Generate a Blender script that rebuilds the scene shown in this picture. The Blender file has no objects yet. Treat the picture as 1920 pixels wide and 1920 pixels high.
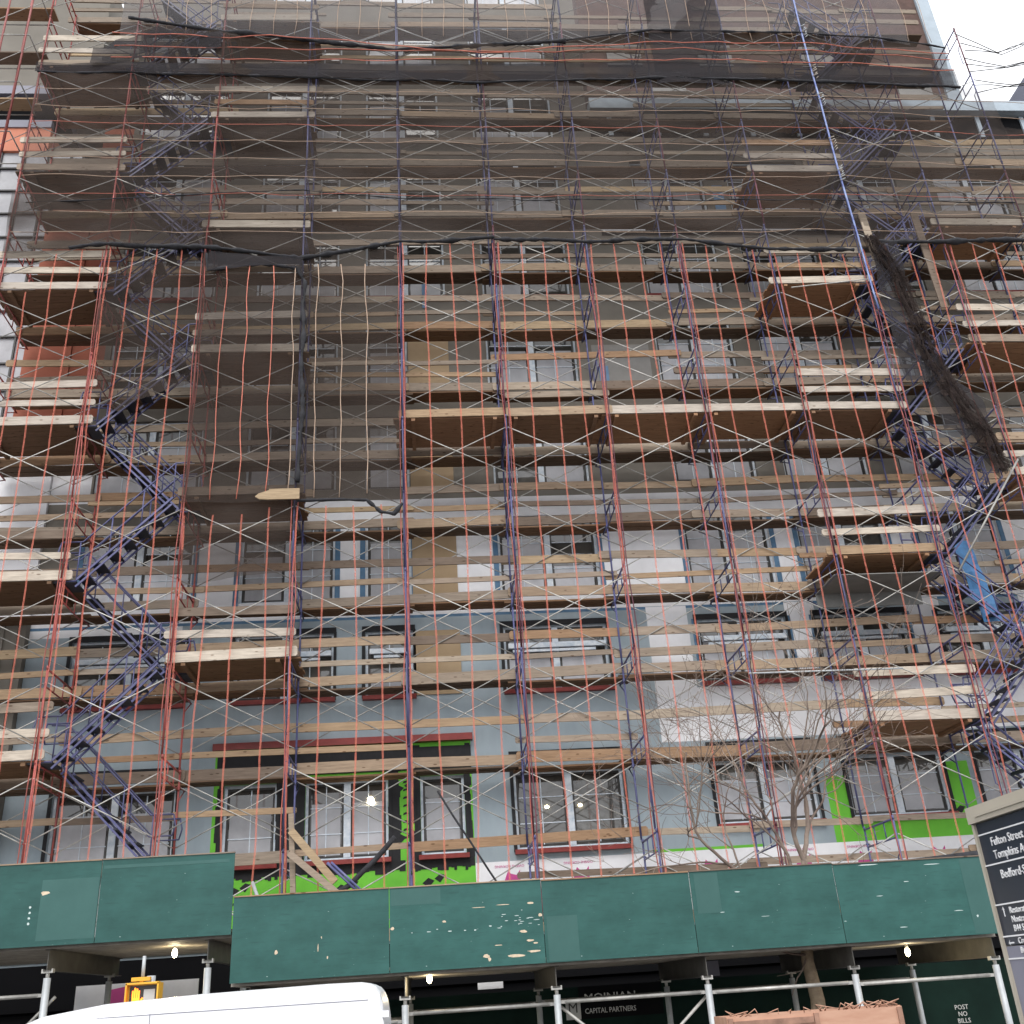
import bpy, math, random
from mathutils import Vector, Matrix, noise
S = bpy.context.scene
COL = S.collection
R = math.radians
rnd = random.Random(7)

# ------------------------------------------------------------------ camera
CAM = Vector((10.2209, -20.6825, 1.9))
MR = Vector((0.99596, -0.06538, -0.06152)); MU = Vector((0.02727, -0.43258, 0.90118)); MF = Vector((0.08553, 0.89922, 0.42905))
FPX = 1899.09
cd = bpy.data.cameras.new('camera'); cam = bpy.data.objects.new('camera', cd); COL.objects.link(cam)
cam.matrix_world = Matrix(((MR.x, MU.x, -MF.x, CAM.x), (MR.y, MU.y, -MF.y, CAM.y), (MR.z, MU.z, -MF.z, CAM.z), (0, 0, 0, 1)))
cd.sensor_width = 36; cd.lens = 36 * FPX / 1920; cd.clip_end = 800; cd.clip_start = 0.1
S.camera = cam

def px(x, y, z):
    d = Vector((x, y, z)) - CAM; w = d.dot(MF)
    if w < .1: return (-9999, -9999)
    return (960 + FPX * d.dot(MR) / w, 960 - FPX * d.dot(MU) / w)

def seen(a, b, m=70):
    p, q = px(*a), px(*b)
    if max(p[0], q[0]) < -m or min(p[0], q[0]) > 1920 + m: return False
    if max(p[1], q[1]) < -m or min(p[1], q[1]) > 1920 + m: return False
    return True

# ------------------------------------------------------------------ world, sun, exposure
W = bpy.data.worlds.new('World'); S.world = W; W.use_nodes = True
nt = W.node_tree; nt.nodes.clear()
sky = nt.nodes.new('ShaderNodeTexSky'); sky.sky_type = 'NISHITA'; sky.sun_disc = False
sky.sun_elevation = R(52); sky.sun_rotation = R(190); sky.air_density = 1.0; sky.dust_density = 4.0; sky.ozone_density = 1.0
hs = nt.nodes.new('ShaderNodeHueSaturation'); hs.inputs['Saturation'].default_value = 0.18
bg = nt.nodes.new('ShaderNodeBackground'); bg.inputs['Strength'].default_value = 0.15
wo = nt.nodes.new('ShaderNodeOutputWorld')
ov = nt.nodes.new('ShaderNodeMix'); ov.data_type = 'RGBA'; ov.inputs[0].default_value = .78      # thick even cloud over the clear sky
tcw = nt.nodes.new('ShaderNodeTexCoord'); nzw = nt.nodes.new('ShaderNodeTexNoise'); nzw.inputs['Scale'].default_value = 2.2; nzw.inputs['Detail'].default_value = 5
rpw = nt.nodes.new('ShaderNodeValToRGB'); rpw.color_ramp.elements[0].position = .3; rpw.color_ramp.elements[1].position = .7
rpw.color_ramp.elements[0].color = (5.6, 5.8, 6.2, 1); rpw.color_ramp.elements[1].color = (7.6, 7.7, 7.9, 1)
nt.links.new(tcw.outputs['Generated'], nzw.inputs['Vector']); nt.links.new(nzw.outputs['Fac'], rpw.inputs[0])
nt.links.new(sky.outputs[0], hs.inputs['Color']); nt.links.new(hs.outputs[0], ov.inputs[6]); nt.links.new(rpw.outputs[0], ov.inputs[7]); nt.links.new(ov.outputs[2], bg.inputs['Color']); nt.links.new(bg.outputs[0], wo.inputs[0])
sl = bpy.data.lights.new('sun', 'SUN'); sl.energy = 0.8; sl.angle = R(30); sl.color = (1, .97, .93)
sun = bpy.data.objects.new('sun', sl); COL.objects.link(sun)
el, az = R(52), R(190)
sd = Vector((math.sin(az) * math.cos(el), math.cos(az) * math.cos(el), math.sin(el)))
sun.rotation_euler = sd.to_track_quat('Z', 'Y').to_euler()
S.view_settings.view_transform = 'Standard'; S.view_settings.look = 'None'
S.view_settings.gamma = 1; S.view_settings.exposure = 0.9
S.render.engine = 'CYCLES'
S.cycles.max_bounces = 6; S.cycles.transparent_max_bounces = 14

# ------------------------------------------------------------------ materials
def mat(name, color, rough=.6, metal=0, var=0, scale=3, stretch=(1, 1, 1), alpha=1, emit=0, bump=0, obj_var=0, color2=None, spec=.5):
    m = bpy.data.materials.new(name); m.use_nodes = True
    n = m.node_tree.nodes; l = m.node_tree.links
    b = n['Principled BSDF']; b.inputs['Roughness'].default_value = rough; b.inputs['Metallic'].default_value = metal
    b.inputs['Specular IOR Level'].default_value = spec
    b.inputs['Base Color'].default_value = (*color, 1)
    src = None
    if var or color2 or bump:
        tc = n.new('ShaderNodeTexCoord'); mp = n.new('ShaderNodeMapping'); mp.inputs['Scale'].default_value = stretch
        nz = n.new('ShaderNodeTexNoise'); nz.inputs['Scale'].default_value = scale; nz.inputs['Detail'].default_value = 6; nz.inputs['Roughness'].default_value = .62
        l.new(tc.outputs['Object'], mp.inputs[0]); l.new(mp.outputs[0], nz.inputs['Vector'])
        rp = n.new('ShaderNodeValToRGB'); rp.color_ramp.elements[0].position = .3; rp.color_ramp.elements[1].position = .7
        c2 = color2 or tuple(min(1, c * (1 + var)) for c in color); c1 = color if color2 else tuple(c * (1 - var) for c in color)
        rp.color_ramp.elements[0].color = (*c1, 1); rp.color_ramp.elements[1].color = (*c2, 1)
        l.new(nz.outputs['Fac'], rp.inputs[0]); src = rp.outputs[0]
        if bump:
            bp = n.new('ShaderNodeBump'); bp.inputs['Strength'].default_value = bump; bp.inputs['Distance'].default_value = .02
            l.new(nz.outputs['Fac'], bp.inputs['Height']); l.new(bp.outputs[0], b.inputs['Normal'])
    if obj_var:
        oi = n.new('ShaderNodeObjectInfo'); h = n.new('ShaderNodeHueSaturation')
        mr = n.new('ShaderNodeMapRange'); mr.inputs['To Min'].default_value = 1 - obj_var; mr.inputs['To Max'].default_value = 1 + obj_var
        l.new(oi.outputs['Random'], mr.inputs['Value']); l.new(mr.outputs[0], h.inputs['Value'])
        if src: l.new(src, h.inputs['Color'])
        else: h.inputs['Color'].default_value = (*color, 1)
        src = h.outputs[0]
    if src: l.new(src, b.inputs['Base Color'])
    if emit:
        b.inputs['Emission Color'].default_value = (*color, 1); b.inputs['Emission Strength'].default_value = emit
    if alpha < 1: b.inputs['Alpha'].default_value = alpha
    return m

def wood_mat(name, tones, dark=1.0):
    m = bpy.data.materials.new(name); m.use_nodes = True
    n = m.node_tree.nodes; l = m.node_tree.links; b = n['Principled BSDF']; b.inputs['Roughness'].default_value = .85
    b.inputs['Specular IOR Level'].default_value = .2
    oi = n.new('ShaderNodeObjectInfo'); rp = n.new('ShaderNodeValToRGB'); rp.color_ramp.interpolation = 'CONSTANT'
    while len(rp.color_ramp.elements) < len(tones): rp.color_ramp.elements.new(.5)
    for i, t in enumerate(tones):
        rp.color_ramp.elements[i].position = i / len(tones); rp.color_ramp.elements[i].color = (*[c * dark for c in t], 1)
    l.new(oi.outputs['Random'], rp.inputs[0])
    tc = n.new('ShaderNodeTexCoord'); ad = n.new('ShaderNodeVectorMath'); ad.operation = 'ADD'
    l.new(tc.outputs['Object'], ad.inputs[0])
    mu = n.new('ShaderNodeVectorMath'); mu.operation = 'SCALE'; mu.inputs['Scale'].default_value = 37
    l.new(oi.outputs['Location'], mu.inputs[0])
    cb = n.new('ShaderNodeCombineXYZ'); mm = n.new('ShaderNodeMath'); mm.operation = 'MULTIPLY'; mm.inputs[1].default_value = 91
    l.new(oi.outputs['Random'], mm.inputs[0]); l.new(mm.outputs[0], cb.inputs[0]); l.new(mm.outputs[0], cb.inputs[2]); l.new(cb.outputs[0], ad.inputs[1])
    mp = n.new('ShaderNodeMapping'); mp.inputs['Scale'].default_value = (1.2, 14, 14); l.new(ad.outputs[0], mp.inputs[0])
    nz = n.new('ShaderNodeTexNoise'); nz.inputs['Scale'].default_value = 2.2; nz.inputs['Detail'].default_value = 8; nz.inputs['Roughness'].default_value = .7
    l.new(mp.outputs[0], nz.inputs['Vector'])
    r2 = n.new('ShaderNodeValToRGB'); r2.color_ramp.elements[0].position = .3; r2.color_ramp.elements[1].position = .68
    r2.color_ramp.elements[0].color = (.55, .52, .5, 1); r2.color_ramp.elements[1].color = (1.12, 1.1, 1.08, 1)
    l.new(nz.outputs['Fac'], r2.inputs[0])
    mx = n.new('ShaderNodeMix'); mx.data_type = 'RGBA'; mx.blend_type = 'MULTIPLY'; mx.inputs[0].default_value = .8
    l.new(rp.outputs[0], mx.inputs[6]); l.new(r2.outputs[0], mx.inputs[7])
    vo = n.new('ShaderNodeTexVoronoi'); vo.inputs['Scale'].default_value = 1.0; mp2 = n.new('ShaderNodeMapping'); mp2.inputs['Scale'].default_value = (3.2, 9, 9)
    l.new(ad.outputs[0], mp2.inputs[0]); l.new(mp2.outputs[0], vo.inputs['Vector'])
    r3 = n.new('ShaderNodeValToRGB'); r3.color_ramp.elements[0].position = .1; r3.color_ramp.elements[1].position = .17
    r3.color_ramp.elements[0].color = (.28, .2, .15, 1); r3.color_ramp.elements[1].color = (1, 1, 1, 1)
    l.new(vo.outputs['Distance'], r3.inputs[0])
    mz = n.new('ShaderNodeMix'); mz.data_type = 'RGBA'; mz.blend_type = 'MULTIPLY'; mz.inputs[0].default_value = .75
    l.new(mx.outputs[2], mz.inputs[6]); l.new(r3.outputs[0], mz.inputs[7]); l.new(mz.outputs[2], b.inputs['Base Color'])
    return m

def net_mat(name, color, alpha, scale=2.0, contrast=.25):
    """woven mesh: part of the light passes; density varies where the cloth is folded"""
    m = bpy.data.materials.new(name); m.use_nodes = True
    n = m.node_tree.nodes; l = m.node_tree.links; n.remove(n['Principled BSDF']); out = n['Material Output']
    df = n.new('ShaderNodeBsdfDiffuse'); df.inputs['Color'].default_value = (*color, 1)
    tl = n.new('ShaderNodeBsdfTranslucent'); tl.inputs['Color'].default_value = (*color, 1)
    m1 = n.new('ShaderNodeMixShader'); m1.inputs[0].default_value = .35
    l.new(df.outputs[0], m1.inputs[1]); l.new(tl.outputs[0], m1.inputs[2])
    tr = n.new('ShaderNodeBsdfTransparent'); mx = n.new('ShaderNodeMixShader')
    tc = n.new('ShaderNodeTexCoord'); nz = n.new('ShaderNodeTexNoise'); nz.inputs['Scale'].default_value = scale; nz.inputs['Detail'].default_value = 5
    mp = n.new('ShaderNodeMapping'); mp.inputs['Scale'].default_value = (.35, 1, 1)
    l.new(tc.outputs['Object'], mp.inputs[0]); l.new(mp.outputs[0], nz.inputs['Vector'])
    mr = n.new('ShaderNodeMapRange'); mr.inputs['From Min'].default_value = .3; mr.inputs['From Max'].default_value = .7
    mr.inputs['To Min'].default_value = alpha * (1 - contrast); mr.inputs['To Max'].default_value = min(1, alpha * (1 + contrast))
    l.new(nz.outputs['Fac'], mr.inputs['Value']); l.new(mr.outputs[0], mx.inputs[0])
    l.new(tr.outputs[0], mx.inputs[1]); l.new(m1.outputs[0], mx.inputs[2]); l.new(mx.outputs[0], out.inputs[0])
    return m

M = {}
M['red'] = mat('red_paint', (.24, .05, .045), .55, color2=(.44, .10, .085), scale=5, obj_var=.3)
M['blue'] = mat('blue_paint', (.045, .052, .155), .45, color2=(.10, .10, .20), scale=5, obj_var=.35)
M['maroon'] = mat('maroon_paint', (.13, .03, .05), .5, var=.35, scale=6, obj_var=.3)
M['bright_blue'] = mat('bright_blue_paint', (.045, .07, .30), .4, color2=(.30, .38, .62), scale=3.5)
M['galv'] = mat('galvanised_tube', (.38, .37, .345), .5, metal=.35, var=.3, scale=5, obj_var=.35)
M['steel'] = mat('grey_steel', (.42, .44, .45), .5, metal=.2, var=.15, scale=4)
M['plank'] = wood_mat('weathered_plank', dark=.93, tones=[(.37, .28, .20), (.34, .28, .22), (.41, .295, .19), (.30, .25, .20), (.44, .37, .29), (.36, .235, .145), (.38, .31, .245), (.21, .165, .13), (.42, .32, .225)])
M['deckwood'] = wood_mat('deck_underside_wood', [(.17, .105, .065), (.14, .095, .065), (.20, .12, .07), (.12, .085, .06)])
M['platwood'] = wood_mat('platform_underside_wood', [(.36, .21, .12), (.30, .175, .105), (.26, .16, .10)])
M['yellowwood'] = wood_mat('new_yellow_board', [(.46, .35, .22), (.41, .31, .20)])
M['palewood'] = wood_mat('pale_bleached_board', [(.55, .49, .41), (.5, .45, .39)])
M['hoard'] = None
M['memb'] = mat('grey_blue_membrane', (.26, .315, .35), .8, color2=(.36, .42, .455), scale=1.3, stretch=(1, 1, .35))
M['white_ins'] = mat('white_insulation_board', (.66, .66, .68), .75, color2=(.86, .86, .88), scale=.8)
M['taupe'] = mat('taupe_base_coat', (.16, .145, .122), .9, color2=(.21, .19, .162), scale=.9)
M['green'] = mat('lime_membrane', (.12, .44, .03), .7, color2=(.16, .55, .035), scale=1.5)
M['black'] = mat('black_sealant', (.012, .012, .014), .8, var=.3, scale=8)
M['terra'] = mat('terracotta_coat', (.36, .115, .07), .9, var=.1, scale=2)
M['orange_panel'] = mat('orange_panel', (.62, .22, .13), .7)
M['brick'] = mat('dark_brown_brick', (.095, .055, .045), .9, var=.3, scale=3)
M['beige'] = mat('beige_plywood', (.34, .24, .14), .85, color2=(.41, .30, .185), scale=1.6)
M['blue_tape'] = mat('blue_flashing', (.07, .16, .27), .6, var=.25, scale=4)
M['frame'] = mat('white_film_frame', (.74, .77, .80), .5, color2=(.42, .50, .58), scale=7)
M['gasket'] = mat('dark_sash', (.03, .027, .025), .5)
M['glass'] = mat('window_glass', (.03, .028, .026), .04, spec=.9, color2=(.10, .095, .085), scale=1.1, obj_var=.4)
M['film'] = mat('grey_film_painted_reflection', (.40, .40, .42), .3, var=.2, scale=1.5, obj_var=.3)  # film tone lifted so the sky's reflection is painted into it
M['sill'] = mat('red_sill_flashing', (.24, .035, .03), .45, var=.2, scale=5)
M['parapet'] = mat('pale_blue_parapet', (.36, .42, .47), .6, var=.1)
M['darkpanel'] = mat('black_and_painted_shade', (.008, .008, .009), .95, spec=.05)  # near-black: black parts, and shade under the shed painted as colour
M['net'] = net_mat('dark_net', (.120, .100, .090), .35, 1.3, .55)
M['net_dense'] = net_mat('dark_net_doubled', (.06, .056, .06), .72, 2.4, .25)
M['net_mid'] = net_mat('dark_net_left', (.080, .064, .056), .50, 1.3, .4)
M['net_torn'] = net_mat('torn_black_net', (.06, .046, .042), .66, 5, .5)
M['net_top'] = net_mat('grey_net_top', (.24, .23, .235), .38, 1.2, .3)
M['roll'] = mat('bunched_black_net', (.022, .022, .026), .9, var=.6, scale=9, bump=.6)
M['seam'] = mat('dull_red_seam_cord', (.34, .09, .07), .7, var=.35, scale=6, obj_var=.25)
M['stripe'] = net_mat('orange_stripe', (.80, .25, .18), .52, 9, .25)
M['strap'] = mat('orange_cord', (.50, .15, .10), .7, var=.25, scale=8, obj_var=.15)
M['tan_cord'] = mat('tan_cord', (.42, .30, .22), .8, var=.2, scale=6)
M['corr'] = mat('corrugated_deck', (.34, .31, .27), .6, metal=.3, var=.3, scale=3)
M['beamm'] = mat('dull_beam_steel', (.10, .095, .085), .6, metal=.3, var=.3, scale=3)
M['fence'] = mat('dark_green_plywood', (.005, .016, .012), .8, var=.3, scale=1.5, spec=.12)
M['bulb'] = mat('lit_bulb', (1, .86, .55), .3, emit=16)
M['yellow'] = mat('signal_yellow', (.72, .38, .03), .45, var=.1)
M['hand'] = mat('lit_orange_hand', (1, .16, .01), .4, emit=2.6)
M['van'] = mat('white_van_paint', (.86, .86, .88), .25, spec=.6)
M['vanglass'] = mat('van_glass', (.02, .022, .025), .05)
M['rubber'] = mat('tyre_rubber', (.02, .02, .02), .9)
M['navy'] = mat('navy_sign_face', (.010, .016, .034), .3, var=.2)
M['cap'] = mat('beige_sign_cap', (.42, .38, .31), .4, var=.06)
M['lavender'] = mat('grey_lavender_panel', (.20, .20, .25), .5)
M['letter'] = mat('white_lettering', (.75, .75, .76), .6)
M['letter_dim'] = mat('grey_lettering', (.5, .5, .48), .8)
M['pink'] = mat('pink_print', (.55, .07, .27), .7)
M['bark'] = mat('tree_bark', (.19, .14, .095), .95, color2=(.32, .25, .17), scale=9, bump=.6)
M['twig'] = mat('bare_twig', (.07, .045, .038), .9, color2=(.33, .26, .21), scale=1.6)
M['crate'] = mat('pink_brown_plywood', (.45, .24, .16), .8, color2=(.56, .34, .24), scale=2, stretch=(1, 4, 4))
M['asphalt'] = mat('asphalt', (.05, .05, .052), .9, var=.2, scale=8)
M['concrete'] = mat('sidewalk_concrete', (.3, .29, .27), .9, var=.12, scale=3)
M['tread'] = mat('dark_tread', (.022, .024, .034), .6)
M['tarp'] = mat('blue_tarp', (.06, .2, .42), .5, var=.3, scale=4)
M['bluepaper'] = mat('blue_paper', (.16, .27, .42), .8, var=.15)
M['repaint'] = mat('repainted_strip', (.022, .088, .078), .55, color2=(.034, .112, .10), scale=2)
M['patch'] = mat('bare_wood_chip', (.62, .5, .36), .8, var=.2, scale=20)
M['chipw'] = mat('white_scuff', (.5, .6, .58), .8)
M['lightsheet'] = mat('grey_sheet', (.2, .2, .19), .9, var=.15)

def hoard_mat():
    m = mat('green_hoarding_paint', (.014, .068, .059), .5, color2=(.030, .112, .099), scale=1.5, stretch=(.9, 1, 1.6), obj_var=.12, spec=.35)
    n = m.node_tree.nodes; l = m.node_tree.links; b = n['Principled BSDF']
    old = b.inputs['Base Color'].links[0].from_socket
    tc = n.new('ShaderNodeTexCoord')
    mp = n.new('ShaderNodeMapping'); mp.inputs['Scale'].default_value = (1, 1, 9); l.new(tc.outputs['Object'], mp.inputs[0])
    nz = n.new('ShaderNodeTexNoise'); nz.inputs['Scale'].default_value = 3.2; nz.inputs['Detail'].default_value = 9; l.new(mp.outputs[0], nz.inputs['Vector'])
    r = n.new('ShaderNodeValToRGB'); r.color_ramp.elements[0].position = .27; r.color_ramp.elements[1].position = .44
    r.color_ramp.elements[0].color = (.72, .75, .76, 1); r.color_ramp.elements[1].color = (1, 1, 1, 1); l.new(nz.outputs['Fac'], r.inputs[0])
    mx = n.new('ShaderNodeMix'); mx.data_type = 'RGBA'; mx.blend_type = 'MULTIPLY'; mx.inputs[0].default_value = .8
    l.new(old, mx.inputs[6]); l.new(r.outputs[0], mx.inputs[7])
    vo = n.new('ShaderNodeTexNoise'); vo.inputs['Scale'].default_value = 14; vo.inputs['Detail'].default_value = 4
    mp2 = n.new('ShaderNodeMapping'); mp2.inputs['Scale'].default_value = (.6, 1, 1.6); l.new(tc.outputs['Object'], mp2.inputs[0]); l.new(mp2.outputs[0], vo.inputs['Vector'])
    r2 = n.new('ShaderNodeValToRGB'); r2.color_ramp.elements[0].position = .725; r2.color_ramp.elements[1].position = .765
    r2.color_ramp.elements[0].color = (0, 0, 0, 1); r2.color_ramp.elements[1].color = (1, 1, 1, 1); l.new(vo.outputs['Fac'], r2.inputs[0])
    m2 = n.new('ShaderNodeMix'); m2.data_type = 'RGBA'; m2.inputs[7].default_value = (.32, .42, .4, 1)
    l.new(r2.outputs[0], m2.inputs[0]); l.new(mx.outputs[2], m2.inputs[6]); l.new(m2.outputs[2], b.inputs['Base Color'])
    return m
M['hoard'] = hoard_mat()

# ------------------------------------------------------------------ mesh builder
class MB:
    def __init__(s): s.v = []; s.f = []; s.m = []; s.sm = []; s.mi = 0
    def face(s, pts, smooth=False):
        b = len(s.v); s.v += [tuple(p) for p in pts]; s.f.append(tuple(range(b, b + len(pts)))); s.m.append(s.mi); s.sm.append(smooth)
    def box(s, a, b, mx=None):
        x0, y0, z0 = a; x1, y1, z1 = b
        P = [Vector(p) for p in ((x0, y0, z0), (x1, y0, z0), (x1, y1, z0), (x0, y1, z0), (x0, y0, z1), (x1, y0, z1), (x1, y1, z1), (x0, y1, z1))]
        if mx is not None: P = [mx @ p for p in P]
        k = len(s.v); s.v += [tuple(p) for p in P]
        for f in ((0, 3, 2, 1), (4, 5, 6, 7), (0, 1, 5, 4), (1, 2, 6, 5), (2, 3, 7, 6), (3, 0, 4, 7)):
            s.f.append(tuple(k + i for i in f)); s.m.append(s.mi); s.sm.append(False)
    def beam(s, p, q, w, h, up=(0, 0, 1)):
        p, q = Vector(p), Vector(q); d = q - p; L = d.length; d.normalize(); u = Vector(up)
        sd_ = d.cross(u).normalized(); u = sd_.cross(d)
        mx = Matrix(((d.x, sd_.x, u.x, p.x), (d.y, sd_.y, u.y, p.y), (d.z, sd_.z, u.z, p.z), (0, 0, 0, 1)))
        s.box((0, -w / 2, -h / 2), (L, w / 2, h / 2), mx)
    def tube(s, pts, r, n=7, cap=True):
        pts = [Vector(p) for p in pts]; rs = r if isinstance(r, (list, tuple)) else [r] * len(pts)
        k = len(s.v); pu = None
        for i, p in enumerate(pts):
            d = (pts[min(i + 1, len(pts) - 1)] - pts[max(i - 1, 0)]).normalized()
            if pu is None: pu = d.orthogonal().normalized()
            else:
                pu = pu - d * pu.dot(d)
                pu = pu.normalized() if pu.length > 1e-5 else d.orthogonal().normalized()
            w = d.cross(pu)
            for j in range(n):
                a = 2 * math.pi * j / n; s.v.append(tuple(p + (pu * math.cos(a) + w * math.sin(a)) * rs[i]))
        for i in range(len(pts) - 1):
            for j in range(n):
                a = k + i * n + j; b = k + i * n + (j + 1) % n
                s.f.append((a, b, b + n, a + n)); s.m.append(s.mi); s.sm.append(True)
        if cap:
            s.f.append(tuple(k + j for j in reversed(range(n)))); s.m.append(s.mi); s.sm.append(False)
            e = k + (len(pts) - 1) * n; s.f.append(tuple(e + j for j in range(n))); s.m.append(s.mi); s.sm.append(False)
    def ball(s, c, r, n=8, sc=(1, 1, 1)):
        k = len(s.v); c = Vector(c)
        for i in range(n + 1):
            t = math.pi * i / n
            for j in range(n): 
                a = 2 * math.pi * j / n
                s.v.append((c.x + sc[0] * r * math.sin(t) * math.cos(a), c.y + sc[1] * r * math.sin(t) * math.sin(a), c.z + sc[2] * r * math.cos(t)))
        for i in range(n):
            for j in range(n):
                a = k + i * n + j; b = k + i * n + (j + 1) % n
                s.f.append((a, a + n, b + n, b)); s.m.append(s.mi); s.sm.append(True)
    def build(s, name, mats, parent=None, loc=None):
        me = bpy.data.meshes.new(name)
        o0 = Vector(loc) if loc is not None else Vector((0, 0, 0))
        me.from_pydata([tuple(Vector(v) - o0) for v in s.v], [], s.f)
        for m in (mats if isinstance(mats, list) else [mats]): me.materials.append(m)
        me.polygons.foreach_set('material_index', s.m); me.polygons.foreach_set('use_smooth', s.sm)
        me.update()
        o = bpy.data.objects.new(name, me); COL.objects.link(o); o.location = o0
        if parent is not None:
            o.parent = parent; o.location = o0 - world_of(parent)
        return o

def world_of(o):
    w = Vector(o.location)
    while o.parent is not None: o = o.parent; w = w + Vector(o.location)
    return w
def tag(o, label, cat, group=None, kind=None):
    o['label'] = label; o['category'] = cat
    if group: o['group'] = group
    if kind: o['kind'] = kind
    return o
def thing(name, label, cat, loc, group=None):
    o = bpy.data.objects.new(name, None); COL.objects.link(o); o.location = loc; o.empty_display_size = .3
    return tag(o, label, cat, group)
def struct(o): o['kind'] = 'structure'; return o
def text(body, name, m, loc, rot, size, parent=None, ext=.002, align='LEFT', width=None):
    c = bpy.data.curves.new(name, 'FONT'); c.body = body; c.size = size; c.extrude = ext; c.align_x = align; c.resolution_u = 2
    t = bpy.data.objects.new(name + '_tmp', c); COL.objects.link(t)
    dg = bpy.context.evaluated_depsgraph_get(); me = bpy.data.meshes.new_from_object(t.evaluated_get(dg))
    bpy.data.objects.remove(t); 
    if width:
        xs = [v.co.x for v in me.vertices]; k = width / (max(xs) - min(xs))
        for v in me.vertices: v.co.x *= k
    me.materials.clear(); me.materials.append(m)
    o = bpy.data.objects.new(name, me); COL.objects.link(o)
    if parent: o.parent = parent; o.location = Vector(loc) - world_of(parent)
    else: o.location = loc
    o.rotation_euler = rot
    return o

ORD = ['first', 'second', 'third', 'fourth', 'fifth', 'sixth', 'seventh', 'eighth', 'ninth', 'tenth', 'eleventh', 'twelfth', 'thirteenth', 'fourteenth', 'fifteenth', 'sixteenth']
L = 2.438; H = 1.9272; Z0 = 6.2656; D = 1.524
GZ = -0.3
WY = 2.3
def stud(k): return Z0 + k * H
def top(k): return Z0 + .345 + k * H           # top of frame k, walking level of lift k
KS = range(-1, 13)

# ------------------------------------------------------------------ ground
b = MB(); b.box((-150, -150, GZ - .5), (200, 150, GZ)); struct(b.build('ground', M['asphalt']))
b = MB(); b.box((-60, -3.6, GZ), (90, 4, GZ + .14)); struct(b.build('sidewalk', M['concrete']))
b = MB(); b.box((-60, -30, GZ), (90, -18.5, GZ + .14)); struct(b.build('near_sidewalk', M['concrete']))

# ------------------------------------------------------------------ building under construction
B = thing('apartment_building', 'tall unfinished apartment building behind the scaffold with grey, white and taupe walls', 'building', (15, 5, GZ))
XA, XB = 1.05, 30.2
ZW, ZT = 26.8, 34.5
rows = [(4.72, 6.4), (8.27, 9.85)] + [(10.65 + 2.97 * i, 12.75 + 2.97 * i) for i in range(8)]
def cols(r):
    if r == 0: c = [(2.05, 4.65), (5.68, 6.82), (7.44, 9.24), (9.95, 10.92), (12.03, 14.5), (16.58, 18.92), (19.68, 22.0), (22.82, 25.0), (26.2, 28.4)]
    elif r < 5: c = [(2.05, 4.62), (5.74, 8.0), (8.74, 9.85), (12.0, 14.48), (16.72, 18.92), (19.66, 21.95), (22.8, 25.0), (26.2, 28.4)]
    else: c = [(2.05, 4.62), (5.74, 8.0), (8.74, 10.95), (12.0, 14.48), (16.72, 18.92), (19.66, 21.95), (22.8, 25.0), (26.2, 28.4)]
    return c
ops = []
for r, (z0, z1) in enumerate(rows):
    for (x0, x1) in cols(r):
        if z1 > ZW - .2 and x0 > 14.5: continue
        zl = z0 + .3 if (r == 0 and x0 > 16) else z0
        ops.append((x0, x1, zl, z1, r))
zones = [  # later entries win
    (XA, XB, GZ, ZT, 2), (XA, XB, GZ, 10.2, 0), (XA, XB, 3.2, 4.5, 1),
    (4.5, XB, 10.2, 13.3, 1), (XA, 4.5, 9.95, 10.6, 1), (XA, XB, 10.14, 10.21, 5), (15.5, 16.5, 6.9, 10.2, 1), (18.95, 19.7, 6.9, 10.2, 1),
    (22.0, 22.9, 6.9, 10.2, 1), (15.5, XB, 6.9, 8.15, 1), (25, XB, 5, 10.2, 1), (4.62, 5.0, 13.3, 15.9, 2),
    (5.45, 11.1, 3.2, 7.15, 3), (19.15, 22.4, 4.5, 5.95, 3), (22.0, 22.6, 5.0, 6.15, 3), (15, 17.5, 4.5, 4.56, 3),
    (XA, 2.0, 13.4, 15.2, 1), (XA, 1.9, 15.9, 26.2, 4), (15.6, XB, 21.9, 22.4, 7), (14.9, 16.5, 16.3, 17.9, 6),
    (XA, XB, GZ, 3.0, 8),  # lower wall coloured near-black to paint the shade under the shed
]
xs = sorted(set([XA, XB, 15.6] + [v for o in ops for v in o[:2]] + [v for z in zones for v in z[:2]]))
zs = sorted(set([GZ, ZT, ZW] + [v for o in ops for v in o[2:4]] + [v for z in zones for v in z[2:4]]))
wb = MB()
def is_open(x, z): return any(o[0] < x < o[1] and o[2] < z < o[3] for o in ops)
for i in range(len(xs) - 1):
    for j in range(len(zs) - 1):
        x0, x1, z0, z1 = xs[i], xs[i + 1], zs[j], zs[j + 1]; xm, zm = (x0 + x1) / 2, (z0 + z1) / 2
        if x1 - x0 < 1e-4 or z1 - z0 < 1e-4: continue
        if xm > 15.6 and zm > ZW: continue
        if is_open(xm, zm): continue
        wb.mi = [z for z in zones if z[0] < xm < z[1] and z[2] < zm < z[3]][-1][4]
        wb.face([(x0, WY, z0), (x1, WY, z0), (x1, WY, z1), (x0, WY, z1)])
for (x0, x1, z0, z1, r) in ops:
    wb.mi = 0 if r < 2 else (1 if r == 2 else 2); d = WY + .2
    wb.face([(x0, WY, z0), (x0, WY, z1), (x0, d, z1), (x0, d, z0)]); wb.face([(x1, WY, z0), (x1, d, z0), (x1, d, z1), (x1, WY, z1)])
    wb.face([(x0, WY, z0), (x0, d, z0), (x1, d, z0), (x1, WY, z0)]); wb.face([(x0, WY, z1), (x1, WY, z1), (x1, d, z1), (x0, d, z1)])
wb.mi = 2
wb.face([(XA, WY, GZ), (XA, WY, ZT), (XA, 14, ZT), (XA, 14, GZ)])
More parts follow.
